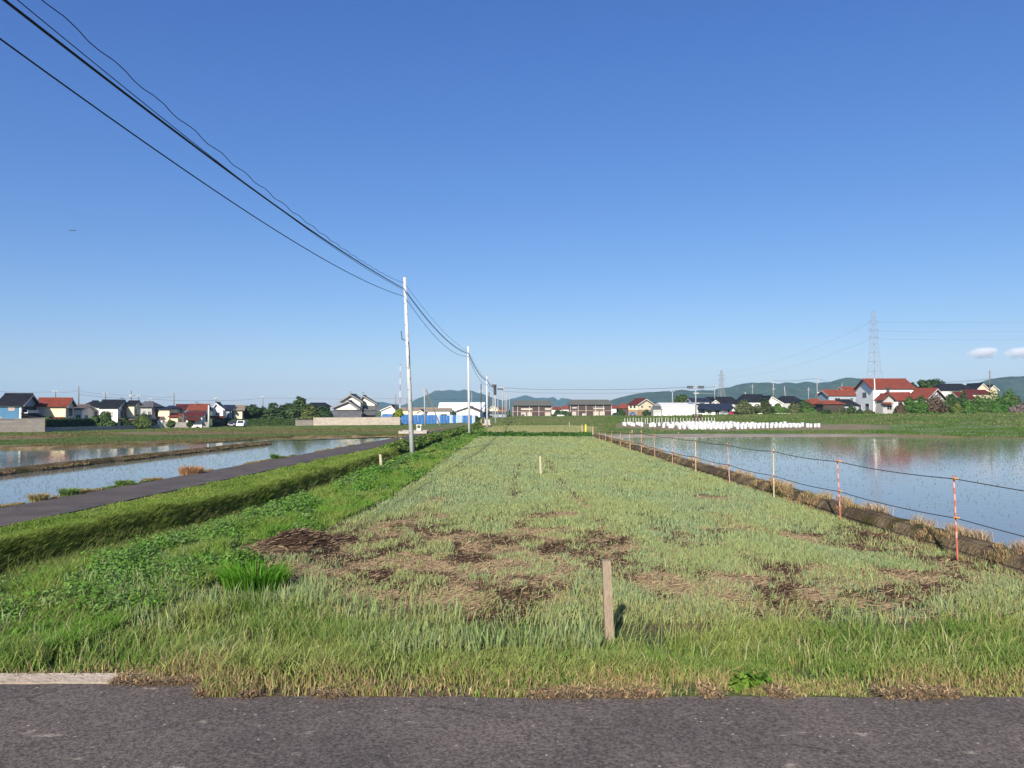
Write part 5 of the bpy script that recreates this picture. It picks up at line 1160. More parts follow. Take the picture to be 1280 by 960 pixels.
BLOCK = brickmat('block_wall', (.46, .40, .32), (.36, .31, .26), (.28, .24, .2)); BLOCK2 = brickmat('block_wall_grey', (.36, .33, .30), (.28, .26, .24), (.2, .18, .17))
pA = P(-60, 545, 120); pB = P(56, 539.5, 131)
block_wall('pale concrete block wall in front of the blue house', pA, pB, Z(526.5, 120) - pA[2], BLOCK)
pC = P(200, 535.2, 163); block_wall('low dark kerb wall under the long dark hedge', P(56.6, 539.8, 132), pC, .75, BLOCK2, cap=False)
pA, pB = P(204, 533.6, 168), P(262, 533.4, 172); block_wall('dark grey garden wall below the red-roofed houses', pA, pB, 1.0, BLOCK2)
pA, pB = P(370, 532.6, 190), P(391, 532, 194); block_wall('lower pale block wall right of the clipped hedge', pA, pB, Z(525.5, 190) - pA[2], BLOCK)
pA, pB = P(391.5, 532, 194), P(500, 531.0, 200); block_wall('long pale block wall in front of the traditional house', pA, pB, Z(522.3, 194) - pA[2], BLOCK)
# blue sheeting along the yard of the white buildings
BL1 = mat('blue_sheet', (.03, .11, .30), .5, (.05, .15, .36), 1.5, bump=.4, bscale=3); BL2 = mat('pale_blue_sheet', (.28, .38, .52), .5, (.38, .46, .58), 2, bump=.4, bscale=3)
a_ = P(502, 530.5, 212); e = empty('sheeting_fence', a_, 0, 'blue sheeting fence with paler panels in front of the white buildings', 'fence')
rnd = random.Random(3); xL = X(502, 212); edges_ = np.linspace(502, 594, 24)
for k in range(23):
    x0, x1 = X(edges_[k], 212) - a_[0], X(edges_[k + 1], 212) - a_[0]; px = edges_[k]
    pal = BL2 if (px > 566 and rnd.random() < .6) or (px > 530 and rnd.random() < .3) else BL1
    y0 = rnd.uniform(-.12, .12); ht = Z(518.8 + rnd.uniform(-.4, .4), 212) - a_[2]
    MB().prism([(x0 + .01, y0), ((x0 + x1) / 2, y0 - .15), (x1 - .01, y0), (x1 - .01, y0 + .06), ((x0 + x1) / 2, y0 - .09), (x0 + .01, y0 + .06)], 'z', -.3, ht).build('sheet', pal, e)
for k in range(0, 24, 3):
    x0 = X(edges_[k], 212) - a_[0]; MB().tube([(x0, .3, -.4), (x0, .3, 2.9)], .05, 6).build('support_post', STEEL, e)
e = MB().prism([(0, 0), (9, 0), (8.5, 1.6), (.5, 1.8)], 'y', 0, 1.4).build('tarpaulin', BL1, loc=P(476, 524.5, 235)); tag(e, 'blue tarpaulin bundle beside the traditional house', 'tarpaulin')
# concrete sluice box by the path with a white gate frame
a_ = P(498, 543.5, 121); e = empty('sluice_box', a_, R(3), 'low pale concrete sluice box with a white gate frame beside the path', 'sluice box')
LX = X(533, 121) - X(498, 121); PALEC = mat('pale_concrete', (.44, .39, .32), .85, (.36, .32, .26), 2, bump=.3, bscale=8)
t_ = MB(); t_.box(0, LX, 0, .2, -.4, .55); t_.box(0, LX, 5.2, 5.4, -.4, .62); t_.box(0, .2, .2, 5.2, -.4, .6); t_.box(LX - .2, LX, .2, 5.2, -.4, .6); t_.build('basin', PALEC, e)
MB().box(.2, LX - .2, .2, 5.2, -.4, .5).build('cover_slab', mat('slab_grey', (.34, .34, .35), .8, (.28, .28, .3), 1.5), e)
gf = MB()
for x_ in (2.6, 3.25): gf.box(x_, x_ + .1, 4.6, 4.7, .5, 1.45)
gf.box(2.5, 3.5, 4.58, 4.74, 1.45, 1.56); gf.box(2.75, 3.2, 4.62, 4.68, .5, .95); gf.build('gate_frame', SHUT, e)
MB().tube([(LX + .05, 2.2, .25), (LX + .35, 2.2, .25)], .42, 12).build('valve_wheel', DARK, e)
# small farm carrier at the foot of the third pole
a_ = P(601, 534.8, 172); e = empty('farm_carrier', a_, R(-4), 'small tan flat-bed farm carrier parked by the third pole', 'farm carrier')
MB().box(0, 2.3, 0, 3.2, .55, .72).build('bed', mat('tan_bed', (.36, .28, .18), .7), e); MB().box(0, 2.3, -.06, -.003, .6, 1.0).build('tailgate', mat('tan_board', (.40, .31, .21), .7), e)
fr = MB(); fr.box(.02, .12, 0, .1, .72, 2.1); fr.box(.5, .6, 2.8, 2.9, .72, 2.4); fr.add([(.05, 0, 2.0), (.15, 0, 2.0), (.7, 2.9, 2.35), (.6, 2.9, 2.35), (.05, 0, 2.12), (.15, 0, 2.12), (.7, 2.9, 2.47), (.6, 2.9, 2.47)], [(0, 1, 2, 3), (4, 5, 6, 7), (0, 1, 5, 4), (2, 3, 7, 6), (1, 2, 6, 5), (0, 3, 7, 4)]); fr.build('frame', mat('pale_yellow_paint', (.60, .53, .36), .6), e)
MB().box(.55, 1.9, 2.5, 3.9, .72, 1.9).build('engine_cover', mat('carrier_grey', (.38, .37, .36), .6), e)
for x_ in (.05, 1.85): MB().box(x_, x_ + .4, .2, 2.9, 0, .53).build('crawler_track', DARK, e)
# wooden rack
a_ = P(867.2, 526, 186); e = empty('wooden_rack', a_, 0, 'dark brown open wooden rack behind the white bags', 'rack'); LX = X(877.5, 186) - a_[0]; DK = mat('rack_wood', (.07, .04, .028), .8)
for x_ in (0, LX - .16):
    for y_ in (0, 1.2): MB().box(x_, x_ + .16, y_, y_ + .14, -.2, 1.55).build('leg', DK, e)
MB().box(-.05, LX + .05, -.05, 1.4, 1.55, 1.72).build('top', DK, e); MB().box(.05, LX * .3, .1, 1.1, 0, 1.2).build('side_panel', DK, e); MB().box(LX * .72, LX - .05, .1, 1.1, 0, 1.3).build('side_panel', DK, e); MB().box(.1, LX - .1, .4, .5, .5, .65).build('shelf', DK, e)

# --- cars
def car(label, pxl, pxr, yb, yt, D, paint, rz=0., van=False, name='parked_car'):
    x0, x1 = X(pxl, D), X(pxr, D); a_ = P(pxl, yb, D); e = empty(name, ((x0 + x1) / 2, D, a_[2]), rz, label, 'car')
    Wd = (x1 - x0) if rz == 0 and van else None
    L, W, H = (1.7, 3.6, Z(yt, D) - a_[2]) if van else (x1 - x0, 1.65, Z(yt, D) - a_[2])
    H = max(1.3, H)
    if van:   # seen from the front: local x across, y along
        prof = [(-W / 2, .25), (W / 2, .25), (W / 2, H * .62), (W / 2 - .15, H), (-W / 2 + 1.1, H), (-W / 2 + .55, H * .60), (-W / 2, H * .52)]
        MB().prism(prof, 'x', -L / 2, L / 2).build('body', paint, e)
        MB().add([(-L / 2 + .15, -W / 2 + .5, H * .60), (L / 2 - .15, -W / 2 + .5, H * .60), (L / 2 - .2, -W / 2 + 1.0, H * .95), (-L / 2 + .2, -W / 2 + 1.0, H * .95)], [(0, 1, 2, 3)]).build('windscreen', GLASS, e)
        for s in (-1, 1):
            MB().box(s * .62 - .15, s * .62 + .15, -W / 2 - .03, -W / 2 + .02, .55, .72).build('headlight', SHUT, e)
            for y_ in (-W / 2 + .7, W / 2 - .7): 
                w_ = MB().tube([(s * L / 2 - s * .2, y_, .3), (s * L / 2 + s * .02, y_, .3)], .3, 12).build('wheel', DARK, e)
        MB().box(-.4, .4, -W / 2 - .02, -W / 2 + .01, .35, .5).build('number_plate', WHITE_P, e)
    else:
        prof = [(-L / 2, .3), (L / 2, .3), (L / 2, H * .55), (L / 2 - L * .17, H * .62), (L / 2 - L * .30, H), (-L / 2 + L * .2, H), (-L / 2 + L * .04, H * .62), (-L / 2, H * .55)]
        MB().prism(prof, 'y', -W / 2, W / 2).build('body', paint, e)
        for s in (-1, 1):
            MB().prism([(-L / 2 + L * .1, H * .64), (L / 2 - L * .2, H * .64), (L / 2 - L * .31, H * .94), (-L / 2 + L * .21, H * .94)], 'y', s * W / 2 - .01 if s > 0 else -W / 2 - .02, s * W / 2 + .02 if s > 0 else -W / 2 + .01).build('side_window', GLASS, e)
            for x_ in (-L * .3, L * .3): MB().tube([(x_, s * (W / 2 - .18), .3), (x_, s * (W / 2 + .02), .3)], .3, 12).build('wheel', DARK, e)
        for s in (-1, 1): MB().box(L / 2 - .02, L / 2 + .03, s * .55 - .15, s * .55 + .15, H * .42, H * .52).build('headlight', SHUT, e)
    return e
PW = mat('white_car_paint', (.72, .73, .74), .25, spec=.5); PD = mat('dark_car_paint', (.02, .025, .04), .25, spec=.5); PR = mat('red_car_paint', (.38, .02, .05), .25, spec=.5); PS = mat('silver_car_paint', (.42, .43, .45), .3, metal=.4); PB = mat('blue_car_paint', (.12, .2, .42), .3)
car('dark car parked before the clipped hedge, left of the white van', 286, 295.5, 533.2, 526.3, 178, PD, R(12), True)
car('white van parked before the clipped hedge', 297.5, 306.5, 533.4, 525.6, 177, PW, R(8), True)
car('red car parked beside the long low house', 911.5, 925.5, 519.3, 514.6, 226, PR)
car('silver car parked left of the red one', 901, 911, 519.5, 513.8, 228, PS)
car('pale blue car parked in front of the maroon-roofed house', 787, 794.5, 519.8, 515.5, 256, PB)
car('dark blue car at the right end of the second apartment block', 765.5, 773, 520.3, 515.8, 300, PD)
car('white car parked in front of the bushes between the apartments', 696, 705.5, 521.3, 518, 340, PW)
car('dark car among the foot of the poles', 585 + 24, 585 + 32, 523.6, 519.2, 290, PD)
# --- white bags in rows and white stakes
BAG = mat('white_bag', (.62, .62, .62), .7, (.50, .50, .51), 6, bump=.4, bscale=5)
def bag_mesh():
    mb = MB(); prof = [(.30, 0), (.33, .12), (.32, .45), (.34, .72), (.38, .86), (.33, .90), (.27, .80)]
    n = 10; vs = []; fs = []
    for (r_, z) in prof:
        for k in range(n): vs.append((r_ * math.cos(2 * math.pi * k / n) * (1 + .06 * math.sin(k * 2.4 + z * 6)), r_ * math.sin(2 * math.pi * k / n) * (1 + .06 * math.cos(k * 1.7)), z))
    for i_ in range(len(prof) - 1):
        for k in range(n): fs.append((i_ * n + k, i_ * n + (k + 1) % n, (i_ + 1) * n + (k + 1) % n, (i_ + 1) * n + k))
    fs.append(tuple(range(n))[::-1]); fs.append(tuple((len(prof) - 1) * n + k for k in range(n)))
    return mb.add(vs, fs)
bag0 = None; rb = random.Random(5); cnt = 0
polyb = [(780, 531.6), (812, 533.5), (836, 536), (862, 538), (905, 537.2), (940, 536.2), (980, 535.4), (1000, 534.8), (1027, 534.2)]
fl = np.array([P(px, y, np.interp(px, [780, 862, 1027], [168, 128, 146])) for px, y in polyb])
rows_ = 6; done = []
for r_ in range(rows_):
    off = r_ * 6.0; x = X(779, 170) + off * .06
    while x < 61:
        # row r_ runs along the front edge, set back by off metres
        yf = np.interp(x, fl[:, 0], fl[:, 1]); zf = np.interp(x, fl[:, 0], fl[:, 2])
        y = yf + off * (1 - .35 * sst(20, 27, 47 - x)) ; px = 640 + x / y * F
        lim = [1030, 1004, 985, 940, 915, 893][r_]
        if px < lim and px > 778 and not (px > 997 and r_ == 0 and rb.random() < .3) and y < 178 and rb.random() < .98:
            xx_, yy_ = x + rb.uniform(-.12, .12), y + rb.uniform(-.3, .3)
            z_ = max(float(far_z(xx_, yy_)[0]), zf - .15)
            if bag0 is None: o = bag0 = bag_mesh().build('white_bag', BAG, smooth=True)
            else: o = bag0.copy(); C.objects.link(o)
            s_ = rb.uniform(.84, .94); o.location = (xx_, yy_, z_ - .03); o.rotation_euler = (rb.uniform(-.05, .05), rb.uniform(-.05, .05), rb.uniform(0, 6)); o.scale = (s_, s_, s_ * rb.uniform(.95, 1.05))
            tag(o, 'white open-topped growing bag standing in the rows beyond the right paddy', 'growing bag', 'white growing bags in rows on the bare soil'); cnt += 1
        x += rb.uniform(.92, 1.0) if r_ == 0 else rb.uniform(.98, 1.15)
print('bags', cnt)
for k in range(34):
    px = 781 + k * 3.6 if k < 16 else 839 + (k - 16) * 3.9; px += rb.uniform(-.5, .5)
    if px > 897: continue
    D = 184; b_ = P(px, 529.8, D); z_ = float(far_z(b_[0], D)[0]); h_ = Z(522.3 + rb.uniform(-.6, .6), D) - z_
    o = MB().tube([(0, 0, -.3), (rb.uniform(-.03, .03), 0, h_ * .5), (rb.uniform(-.06, .06), 0, h_)], .06, 6).build('white_stake', SHUT, loc=(b_[0], D, z_)); tag(o, 'thin white stake in the row behind the growing bags', 'stake', 'white stakes behind the growing bags')
# white blocks along the verge of the right houses
for k, px in enumerate((931, 936, 951, 962, 972, 980, 987.5, 994)):
    D = 222; b_ = P(px, 518.3, D); o = MB().prism([(-.9, 0), (.9, 0), (.8, .38), (.2, .5), (-.85, .36)], 'y', 0, .5).build('white_block', SHUT, loc=b_); tag(o, 'low white block lying along the verge below the shrubs', 'block', 'white blocks along the verge')
# bird
a_ = P(90.5, 288.5, 160); e = empty('bird', a_, R(10), 'tiny dark bird gliding alone in the empty sky', 'bird')
MB().prism([(-.25, 0), (0, -.06), (.25, 0), (.0, .07)], 'y', -.07, .07).build('body', DARK, e)
for s in (-1, 1): MB().add([(s * .05, 0, .02), (s * .45, -.12, .17), (s * .8, .05, .08), (s * .4, .12, .12), (s * .05, 0, .06), (s * .45, -.12, .2), (s * .8, .05, .1), (s * .4, .12, .15)], [(0, 1, 2, 3), (4, 5, 6, 7), (0, 1, 5, 4), (1, 2, 6, 5), (2, 3, 7, 6), (3, 0, 4, 7)]).build('wing', DARK, e)
# ------------------------------------------------------------------ trees, hedges, bushes
BARK = mat('bark', (.09, .065, .045), .9, (.13, .10, .07), 8, bump=.5)
CR = vmat('crown_leaf', rough=.55, trans=.22, spec=.25)
def crown(blobs, n, cols, lsize):
    """leaf clumps through the volume of several lobes; cols: leaf colours of the species"""
    vol = np.array([b[3] * b[4] * b[5] for b in blobs]); k = RNG.choice(len(blobs), n, p=vol / vol.sum())
    B = np.array(blobs); d = RNG.normal(size=(n, 3)); d /= np.linalg.norm(d, axis=1)[:, None]
    rr = RNG.random(n) ** .28
    lump = .82 + .36 * vnoise(d[:, 0] * 2.3 + k * 7.1, d[:, 2] * 2.3 + d[:, 1] * 1.7 + k * 3.3)
    pos = B[k, :3] + d * B[k, 3:6] * (rr * lump)[:, None]
    t = RNG.random(n) * .5 + .5 * vnoise(pos[:, 0] * .9, pos[:, 2] * .9 + pos[:, 1])
    c = mixc(cols[0], cols[1], np.clip((t - .2) / .6, 0, 1)) * (1 + RNG.normal(0, .15, n))[:, None]
    return leaves_arrays(pos, lsize * (.6 + .8 * RNG.random(n)), c, .35, 1.5, d)
def tree(name, label, px, yb, yt, wpx, D, cols, kind='round', n=2600, leaf=.42, cat='tree', group=None, trunk=.3, yaxis=None, seed=0):
    b = P(px, yb, D); z_ = float(b[2]); H = Z(yt, D) - z_; Wd = wpx / F * D / 2
    rnd = random.Random(int(px * 10) + seed)
    e = empty(name, b, 0, label, cat, group)
    blobs = []
    if kind == 'round':
        m = 9
        for i_ in range(m):
            a = rnd.random() * 6.28; q = rnd.random() ** .5
            cz = H * rnd.uniform(.38, .82); f = 1 - abs(cz / H - .5) * .9
            r_ = Wd * rnd.uniform(.34, .55)
            blobs.append((math.cos(a) * q * (Wd - r_) * f, math.sin(a) * q * Wd * .6, min(cz, H - r_ * .75), r_, r_ * .9, r_ * .75))
        blobs.append((rnd.uniform(-.1, .1) * Wd, 0, H - Wd * .3, Wd * .32, Wd * .32, Wd * .32))
    elif kind == 'tiers':     # garden pine: flat layered pads
        for i_ in range(9):
            z = H * (.30 + .66 * i_ / 8); r_ = Wd * (1.0 - .72 * (i_ / 8)); a = rnd.random() * 6.28
            for s in range(3):
                aa = a + s * 2.1; blobs.append((math.cos(aa) * r_ * .5, math.sin(aa) * r_ * .5, z + rnd.uniform(-.3, .3), r_ * .55, r_ * .5, H * .055))
    elif kind == 'bush':
        for i_ in range(7):
            x_ = rnd.uniform(-.7, .7) * Wd; r_ = Wd * rnd.uniform(.28, .45); hz_ = H * rnd.uniform(.30, .62)
            blobs.append((x_, rnd.uniform(-.4, .4) * Wd, hz_ * .9, r_, r_ * .8, min(r_, H * .38)))
        blobs.append((0, 0, H * .62, Wd * .45, Wd * .4, H * .36)); blobs.append((0, 0, H * .25, Wd * .85, Wd * .5, H * .27))
    V, T, c = crown(blobs, n, cols, np.full(n, leaf))
    if kind == 'bush':
        V[:, 2] = np.maximum(V[:, 2], -.2)
    tri_obj('foliage' if kind == 'bush' else 'crown', V, T, c, CR, e)
    tr = MB(); top = H * (.9 if kind == 'tiers' else .62)
    if kind != 'bush':
        tr.tube([(0, 0, -.4), (rnd.uniform(-.1, .1), 0, H * .3), (rnd.uniform(-.2, .2), 0, top)], [trunk, trunk * .7, trunk * .25], 8)
        for bl in blobs[:6]: tr.tube([(0, 0, H * .3), (bl[0] * .5, bl[1] * .5, (H * .3 + bl[2]) / 2), bl[:3]], [trunk * .45, trunk * .3, trunk * .1], 6)
        tr.build('trunk', BARK, e)
    else:
        for k in range(4): tr.tube([(rnd.uniform(-.2, .2), 0, -.3), (rnd.uniform(-.5, .5) * Wd, rnd.uniform(-.3, .3) * Wd, H * .5)], [.07, .03], 5)
        tr.build('stem', BARK, e)
    return e
def hedge(label, p0, p1, h, th, cols, n=6000, leaf=.22, name='hedge', lump=.08):
    a, b = np.array(p0), np.array(p1); d = b - a; L = math.hypot(d[0], d[1]); ang = math.atan2(d[1], d[0])
    e = empty(name, a, ang, label, 'hedge')
    s = RNG.random(n); face = RNG.random(n); x = RNG.random(n) * L
    y = np.where(face < .45, 0, RNG.random(n) * th); z = np.where(face < .45, RNG.random(n) * h, np.where(face < .85, h, RNG.random(n) * h)); y = np.where(face > .85, th * (RNG.random(n) > .5), y)
    bulge = (fbm(x * .7, z * .7 + 3, 3) - .5) * lump * 6
    pos = np.stack([x, y - np.where(face < .45, bulge * .6, 0), z + np.where(face >= .45, bulge, 0) + x / L * d[2]], 1) + RNG.normal(0, .05, (n, 3))
    nrm = np.zeros((n, 3)); nrm[face < .45, 1] = -1; nrm[(face >= .45), 2] = 1
    t = RNG.random(n); c = mixc(cols[0], cols[1], t) * (1 + RNG.normal(0, .15, n))[:, None]
    V, T, c4 = leaves_arrays(pos, leaf * (.6 + .8 * RNG.random(n)), c, .1, 1.4, nrm)
    tri_obj('foliage', V, T, c4, CR, e)
    core = MB(); core.add([(.1, .12, -.3), (L - .1, .12, d[2] - .3), (L - .1, th - .12, d[2] - .3), (.1, th - .12, -.3), (.1, .12, h - .15), (L - .1, .12, d[2] + h - .15), (L - .1, th - .12, d[2] + h - .15), (.1, th - .12, h - .15)], [(0, 3, 2, 1), (4, 5, 6, 7), (0, 1, 5, 4), (1, 2, 6, 5), (2, 3, 7, 6), (3, 0, 4, 7)])
    core.build('branches', mat('hedge_wood', (.03, .032, .018), .95), e); return e
DG = [(.022, .050, .014), (.055, .095, .025)]; MG = [(.035, .075, .018), (.08, .13, .03)]; YG = [(.09, .14, .03), (.16, .19, .045)]; LG = [(.06, .13, .025), (.11, .19, .04)]; RB = [(.085, .055, .035), (.15, .105, .06)]; PK = [(.16, .12, .11), (.24, .19, .17)]; VG = [(.05, .13, .02), (.09, .18, .03)]; OL = [(.07, .095, .035), (.125, .14, .05)]
# left village
hedge('long dark trimmed hedge beside the low kerb wall', P(57, 537, 133), P(121, 534.5, 150), Z(525.3, 133) - Z(537.3, 133), 1.6, DG, 8000)
hedge('low green hedge under the round clipped hedge, right of the long dark one', P(121, 536, 149.6), P(146, 534.8, 153), 1.0, 1.2, MG, 2500)
tree('clipped_bush', 'large rounded clipped green hedge in front of the long black roof', 132, 537, 513.5, 33, 150, MG, 'bush', 5200, .3, 'bush')
tree('bush', 'dark bush in front of the white porch between two clipped hedges', 156, 536, 521, 14, 154, DG, 'bush', 1600, .3, 'bush')
tree('clipped_bush', 'olive green bush with bright top in front of the grey slate-roofed house', 180, 535.5, 516.5, 26, 156, [(.05, .085, .02), (.10, .13, .03)], 'bush', 4200, .3, 'bush')
tree('bush', 'small bush right of the shed with a flat roof', 213, 533.5, 524, 14, 166, MG, 'bush', 1500, .25, 'bush')
tree('bush', 'small dark bush at the foot of the low white annex', 237, 533.4, 524.5, 9, 168, DG, 'bush', 1000, .25, 'bush')
tree('bush', 'yellow-green bush right of the cream house with red roof', 61, 530, 518, 9, 140, YG, 'bush', 1100, .25, 'bush')
tree('bush', 'green bush behind the wall at the cream house', 70, 531, 522, 12, 140, MG, 'bush', 1100, .25, 'bush')
hedge('clipped green hedge behind the dark car and the white van', P(276, 533.0, 184), P(311, 533, 187), 1.75, 1.5, MG, 4000)
hedge('long clipped green hedge right of the white van', P(309.5, 532.8, 186), P(369.5, 532.4, 192), Z(524.3, 186) - Z(532.8, 186), 1.5, MG, 7000)
tree('garden_tree', 'broad dark garden tree behind the hedge, leftmost of the three', 315, 531, 505.5, 32, 198, DG, 'round', 5000, .42)
tree('garden_tree', 'dark layered garden tree, second behind the long clipped hedge', 341, 531, 504.5, 34, 198, DG, 'tiers', 5200, .42)
tree('garden_tree', 'tallest dark garden pine with a pointed top', 375, 531, 496.5, 40, 202, [(.026, .055, .016), (.065, .105, .028)], 'tiers', 5200, .42, seed=3)
tree('garden_tree', 'dark tree filling in beside the tallest pine', 360, 531, 504, 32, 206, DG, 'round', 4200, .42)
tree('garden_tree', 'yellow-green garden tree right of the tallest pine', 387, 531, 506, 30, 198, [(.07, .105, .025), (.13, .15, .04)], 'tiers', 3200, .4)
tree('garden_tree', 'dark spreading tree above the lower block wall', 402, 530.5, 507, 34, 204, DG, 'round', 4400, .42)
tree('garden_tree', 'dark tree between the leftmost garden tree and the layered one', 328, 531, 508, 24, 204, DG, 'round', 3200, .42)
tree('topiary_tree', 'yellow-topped rounded garden tree at the end of the long block wall', 499.5, 529.5, 511.3, 14, 205, [(.16, .22, .02), (.26, .30, .03)], 'round', 1700, .36)
tree('bush', 'dark green bush left of the yellow-topped tree', 493, 528, 515, 9, 207, DG, 'bush', 900, .35, 'bush')
tree('bush', 'green bush between the white warehouse and the gabled building', 566.5, 522, 512.5, 10, 268, MG, 'bush', 900, .4, 'bush')
tree('bush', 'dark bush at the right end of the blue sheeting', 596, 528, 519.5, 13, 215, DG, 'bush', 1300, .35, 'bush')
tree('bush', 'olive shrub on the bank below the dark bush', 598, 534, 524, 14, 180, OL, 'bush', 1300, .3, 'bush')
tree('bush', 'green bush between the two apartment blocks', 697, 520.8, 511.5, 19, 345, MG, 'bush', 1600, .5, 'bush')
tree('bush', 'second green bush against the first apartment block', 708, 520.5, 513, 13, 346, OL, 'bush', 1300, .5, 'bush')
tree('bush', 'green shrub below the red hipped roof', 776, 519.5, 510.8, 12, 270, MG, 'bush', 1100, .4, 'bush')
tree('bush', 'dark shrub at the bright gable of the maroon-roofed house', 808.5, 520.3, 511.5, 11, 250, DG, 'bush', 1000, .4, 'bush')
tree('garden_tree', 'round dark green tree behind the white warehouse', 853, 515, 493, 24, 262, MG, 'round', 3000, .5)
# right shrubs
for (px, yb, yt, w_, cc, lb) in [(930, 518.5, 498.5, 28, OL, 'pale olive shrub right of the red car'), (957, 518.8, 497.2, 27, [(.04, .06, .02), (.08, .10, .03)], 'round dark olive shrub, largest left of the red roofs'), (973, 518, 503.5, 20, LG, 'fresh green shrub right of the round dark olive one'), (992, 518, 502, 22, OL, 'olive shrub with pale top, below the black roof'), (1004, 517, 499.5, 22, MG, 'green shrub left of the low dark wing'), (1013, 518, 508.5, 18, LG, 'low bright shrub before the low dark wing'), (940, 519, 509, 18, LG, 'low green shrub at the foot of the pale olive shrub')]:
    tree('shrub', lb, px, yb, yt, w_, 228 - (px % 7), cc, 'bush', 3400, .38, 'shrub')
for (px, yb, yt, w_, cc, lb) in [(1033, 518, 511, 14, DG, 'dark low bush below the red porch'), (1050, 518, 510.5, 16, OL, 'olive low bush below the black roof by the white house'), (1064, 516, 506, 13, MG, 'green bush at the left foot of the white house'), (1075, 517.5, 511, 10, DG, 'dark low bush under the white gable wall'), (1086, 518, 511.5, 12, OL, 'pale low bush left of the pinkish pole'), (1101, 517.5, 511.5, 14, MG, 'low green bush right of the pinkish pole'), (1116, 518, 511, 14, DG, 'dark low bush before the porch of the front building')]:
    tree('bush', lb, px, yb, yt, w_, 209, cc, 'bush', 1300, .28, 'bush')
rowb = [(1137, 517, 494.5, 26, VG, 'bright green bush right of the porch with red gable'), (1126, 518, 502, 14, RB, 'brownish bush beside the porch'), (1152, 518, 493.5, 26, VG, 'leafy green bush under the front red roof'), (1170, 517.5, 491.5, 36, RB, 'large brown-leaved bush in the middle of the bushes'), (1166, 518, 508, 22, VG, 'low green bush in front of the brown-leaved bush'),
        (1189, 516.5, 489.5, 30, MG, 'dark green bush right of the brown-leaved bush'), (1197, 517.5, 501, 14, YG, 'small yellow-green bush before the maroon roof'), (1209, 517.5, 498, 28, VG, 'bright round bush below the maroon roof'), (1228, 517, 493, 32, LG, 'light green bush right of the maroon roof'), (1222, 516, 493, 22, OL, 'olive bush behind the bright round bush'), (1243, 515.5, 486.5, 36, VG, 'tall bright green bush near the dark pole'),
        (1247, 517.5, 502, 24, VG, 'low vivid bush below the tall bright one'), (1262, 515, 484.5, 34, LG, 'tall light green bush under the right hill'), (1271, 516, 494, 26, RB, 'dull brown bush near the edge of the bushes'), (1276, 516.5, 504.5, 24, PK, 'pinkish flowering bush at the end of the bushes'), (1292, 516, 488, 34, MG, 'green bush cut by the picture edge'), (1205, 515, 487, 16, MG, 'dark bush between the black roof and the maroon roof')]
for k, (px, yb, yt, w_, cc, lb) in enumerate(rowb): tree('bush', lb, px, yb, yt, w_, 208 - 6 * (yb > 517) + 8 * (yb < 516.2), cc, 'bush', 3200, .34, 'bush')
for (px, yb, yt, w_, cc, lb) in [(1153, 492, 474.5, 26, MG, 'dark green tree behind the ridge of the white house'), (1171, 492, 473.2, 30, DG, 'tallest tree right of the white house ridge'), (1140, 490, 478, 16, DG, 'small dark tree peeping over the red ridge')]:
    tree('garden_tree', lb, px, yb + 8, yt, w_, 290, cc, 'round', 3200, .5)
tree('garden_tree', 'far green tree between the long black roof and the dark gables', 1190 + 26, 500, 481, 12, 330, MG, 'round', 1500, .5)
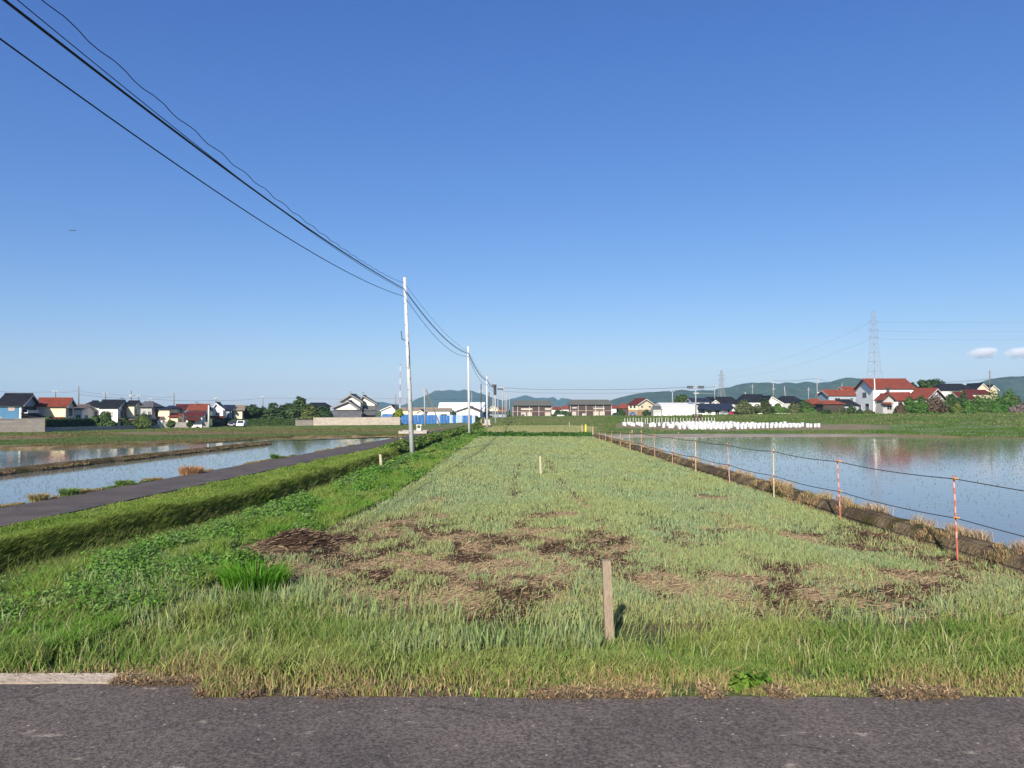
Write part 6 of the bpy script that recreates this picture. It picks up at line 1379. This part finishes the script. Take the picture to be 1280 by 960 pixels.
# clouds: two small puffs far off
def cloud(label, px, py, wpx, hpx, D, seed):
    q = P(px, py, D); rnd = random.Random(seed); mb = MB(); a, b = wpx / F * D / 2, hpx / F * D / 2
    n, m = 20, 12; vs = []; fs = []
    for j in range(m + 1):
        for i_ in range(n):
            th, ph = 2 * math.pi * i_ / n, math.pi * j / m
            vs.append((a * math.sin(ph) * math.cos(th), a * .6 * math.sin(ph) * math.sin(th), b * math.cos(ph)))
    for j in range(m):
        for i_ in range(n): fs.append((j * n + i_, (j + 1) * n + i_, (j + 1) * n + (i_ + 1) % n, j * n + (i_ + 1) % n))
    m_ = bpy.data.materials.new('cloud_vapour'); m_.use_nodes = True; nt = m_.node_tree; nt.nodes.remove(nt.nodes['Principled BSDF'])
    v = nt.nodes.new('ShaderNodeVolumeScatter'); v.inputs['Color'].default_value = (1, 1, 1, 1)
    tc = nt.nodes.new('ShaderNodeTexCoord'); nz = nt.nodes.new('ShaderNodeTexNoise'); nz.inputs['Scale'].default_value = .011; nz.inputs['Detail'].default_value = 5
    mpo = nt.nodes.new('ShaderNodeMapping'); mpo.inputs['Location'].default_value = (seed * 37., 0, 0); nt.links.new(tc.outputs['Object'], mpo.inputs['Vector']); nt.links.new(mpo.outputs['Vector'], nz.inputs['Vector'])
    mp2 = nt.nodes.new('ShaderNodeMapping'); mp2.inputs['Scale'].default_value = (1 / a, 1 / (a * .6), 1 / b); nt.links.new(tc.outputs['Object'], mp2.inputs['Vector'])
    ln = nt.nodes.new('ShaderNodeVectorMath'); ln.operation = 'LENGTH'; nt.links.new(mp2.outputs['Vector'], ln.inputs[0])
    f1 = nt.nodes.new('ShaderNodeMath'); f1.operation = 'SUBTRACT'; f1.inputs[0].default_value = 1.0; nt.links.new(ln.outputs['Value'], f1.inputs[1])
    f2 = nt.nodes.new('ShaderNodeMath'); f2.operation = 'MULTIPLY_ADD'; f2.inputs[1].default_value = 1.6; f2.inputs[2].default_value = -.95; nt.links.new(nz.outputs['Fac'], f2.inputs[0])
    f3 = nt.nodes.new('ShaderNodeMath'); f3.operation = 'ADD'; nt.links.new(f1.outputs[0], f3.inputs[0]); nt.links.new(f2.outputs[0], f3.inputs[1])
    f4 = nt.nodes.new('ShaderNodeMath'); f4.operation = 'MULTIPLY'; f4.inputs[1].default_value = CLOUD_D; f4.use_clamp = False; nt.links.new(f3.outputs[0], f4.inputs[0])
    f5 = nt.nodes.new('ShaderNodeMath'); f5.operation = 'MAXIMUM'; f5.inputs[1].default_value = 0; nt.links.new(f4.outputs[0], f5.inputs[0]); nt.links.new(f5.outputs[0], v.inputs['Density'])
    nt.links.new(v.outputs['Volume'], nt.nodes['Material Output'].inputs['Volume'])
    o = mb.add(vs, fs).build('cloud', m_, loc=q); tag(o, label, 'cloud'); return o
cloud('small white puff cloud left of the other one at the right of the sky', 1229, 441, 46, 17, 9000, 1)
cloud('small white cloud at the far edge of the sky', 1275, 441, 44, 17, 9000, 2)
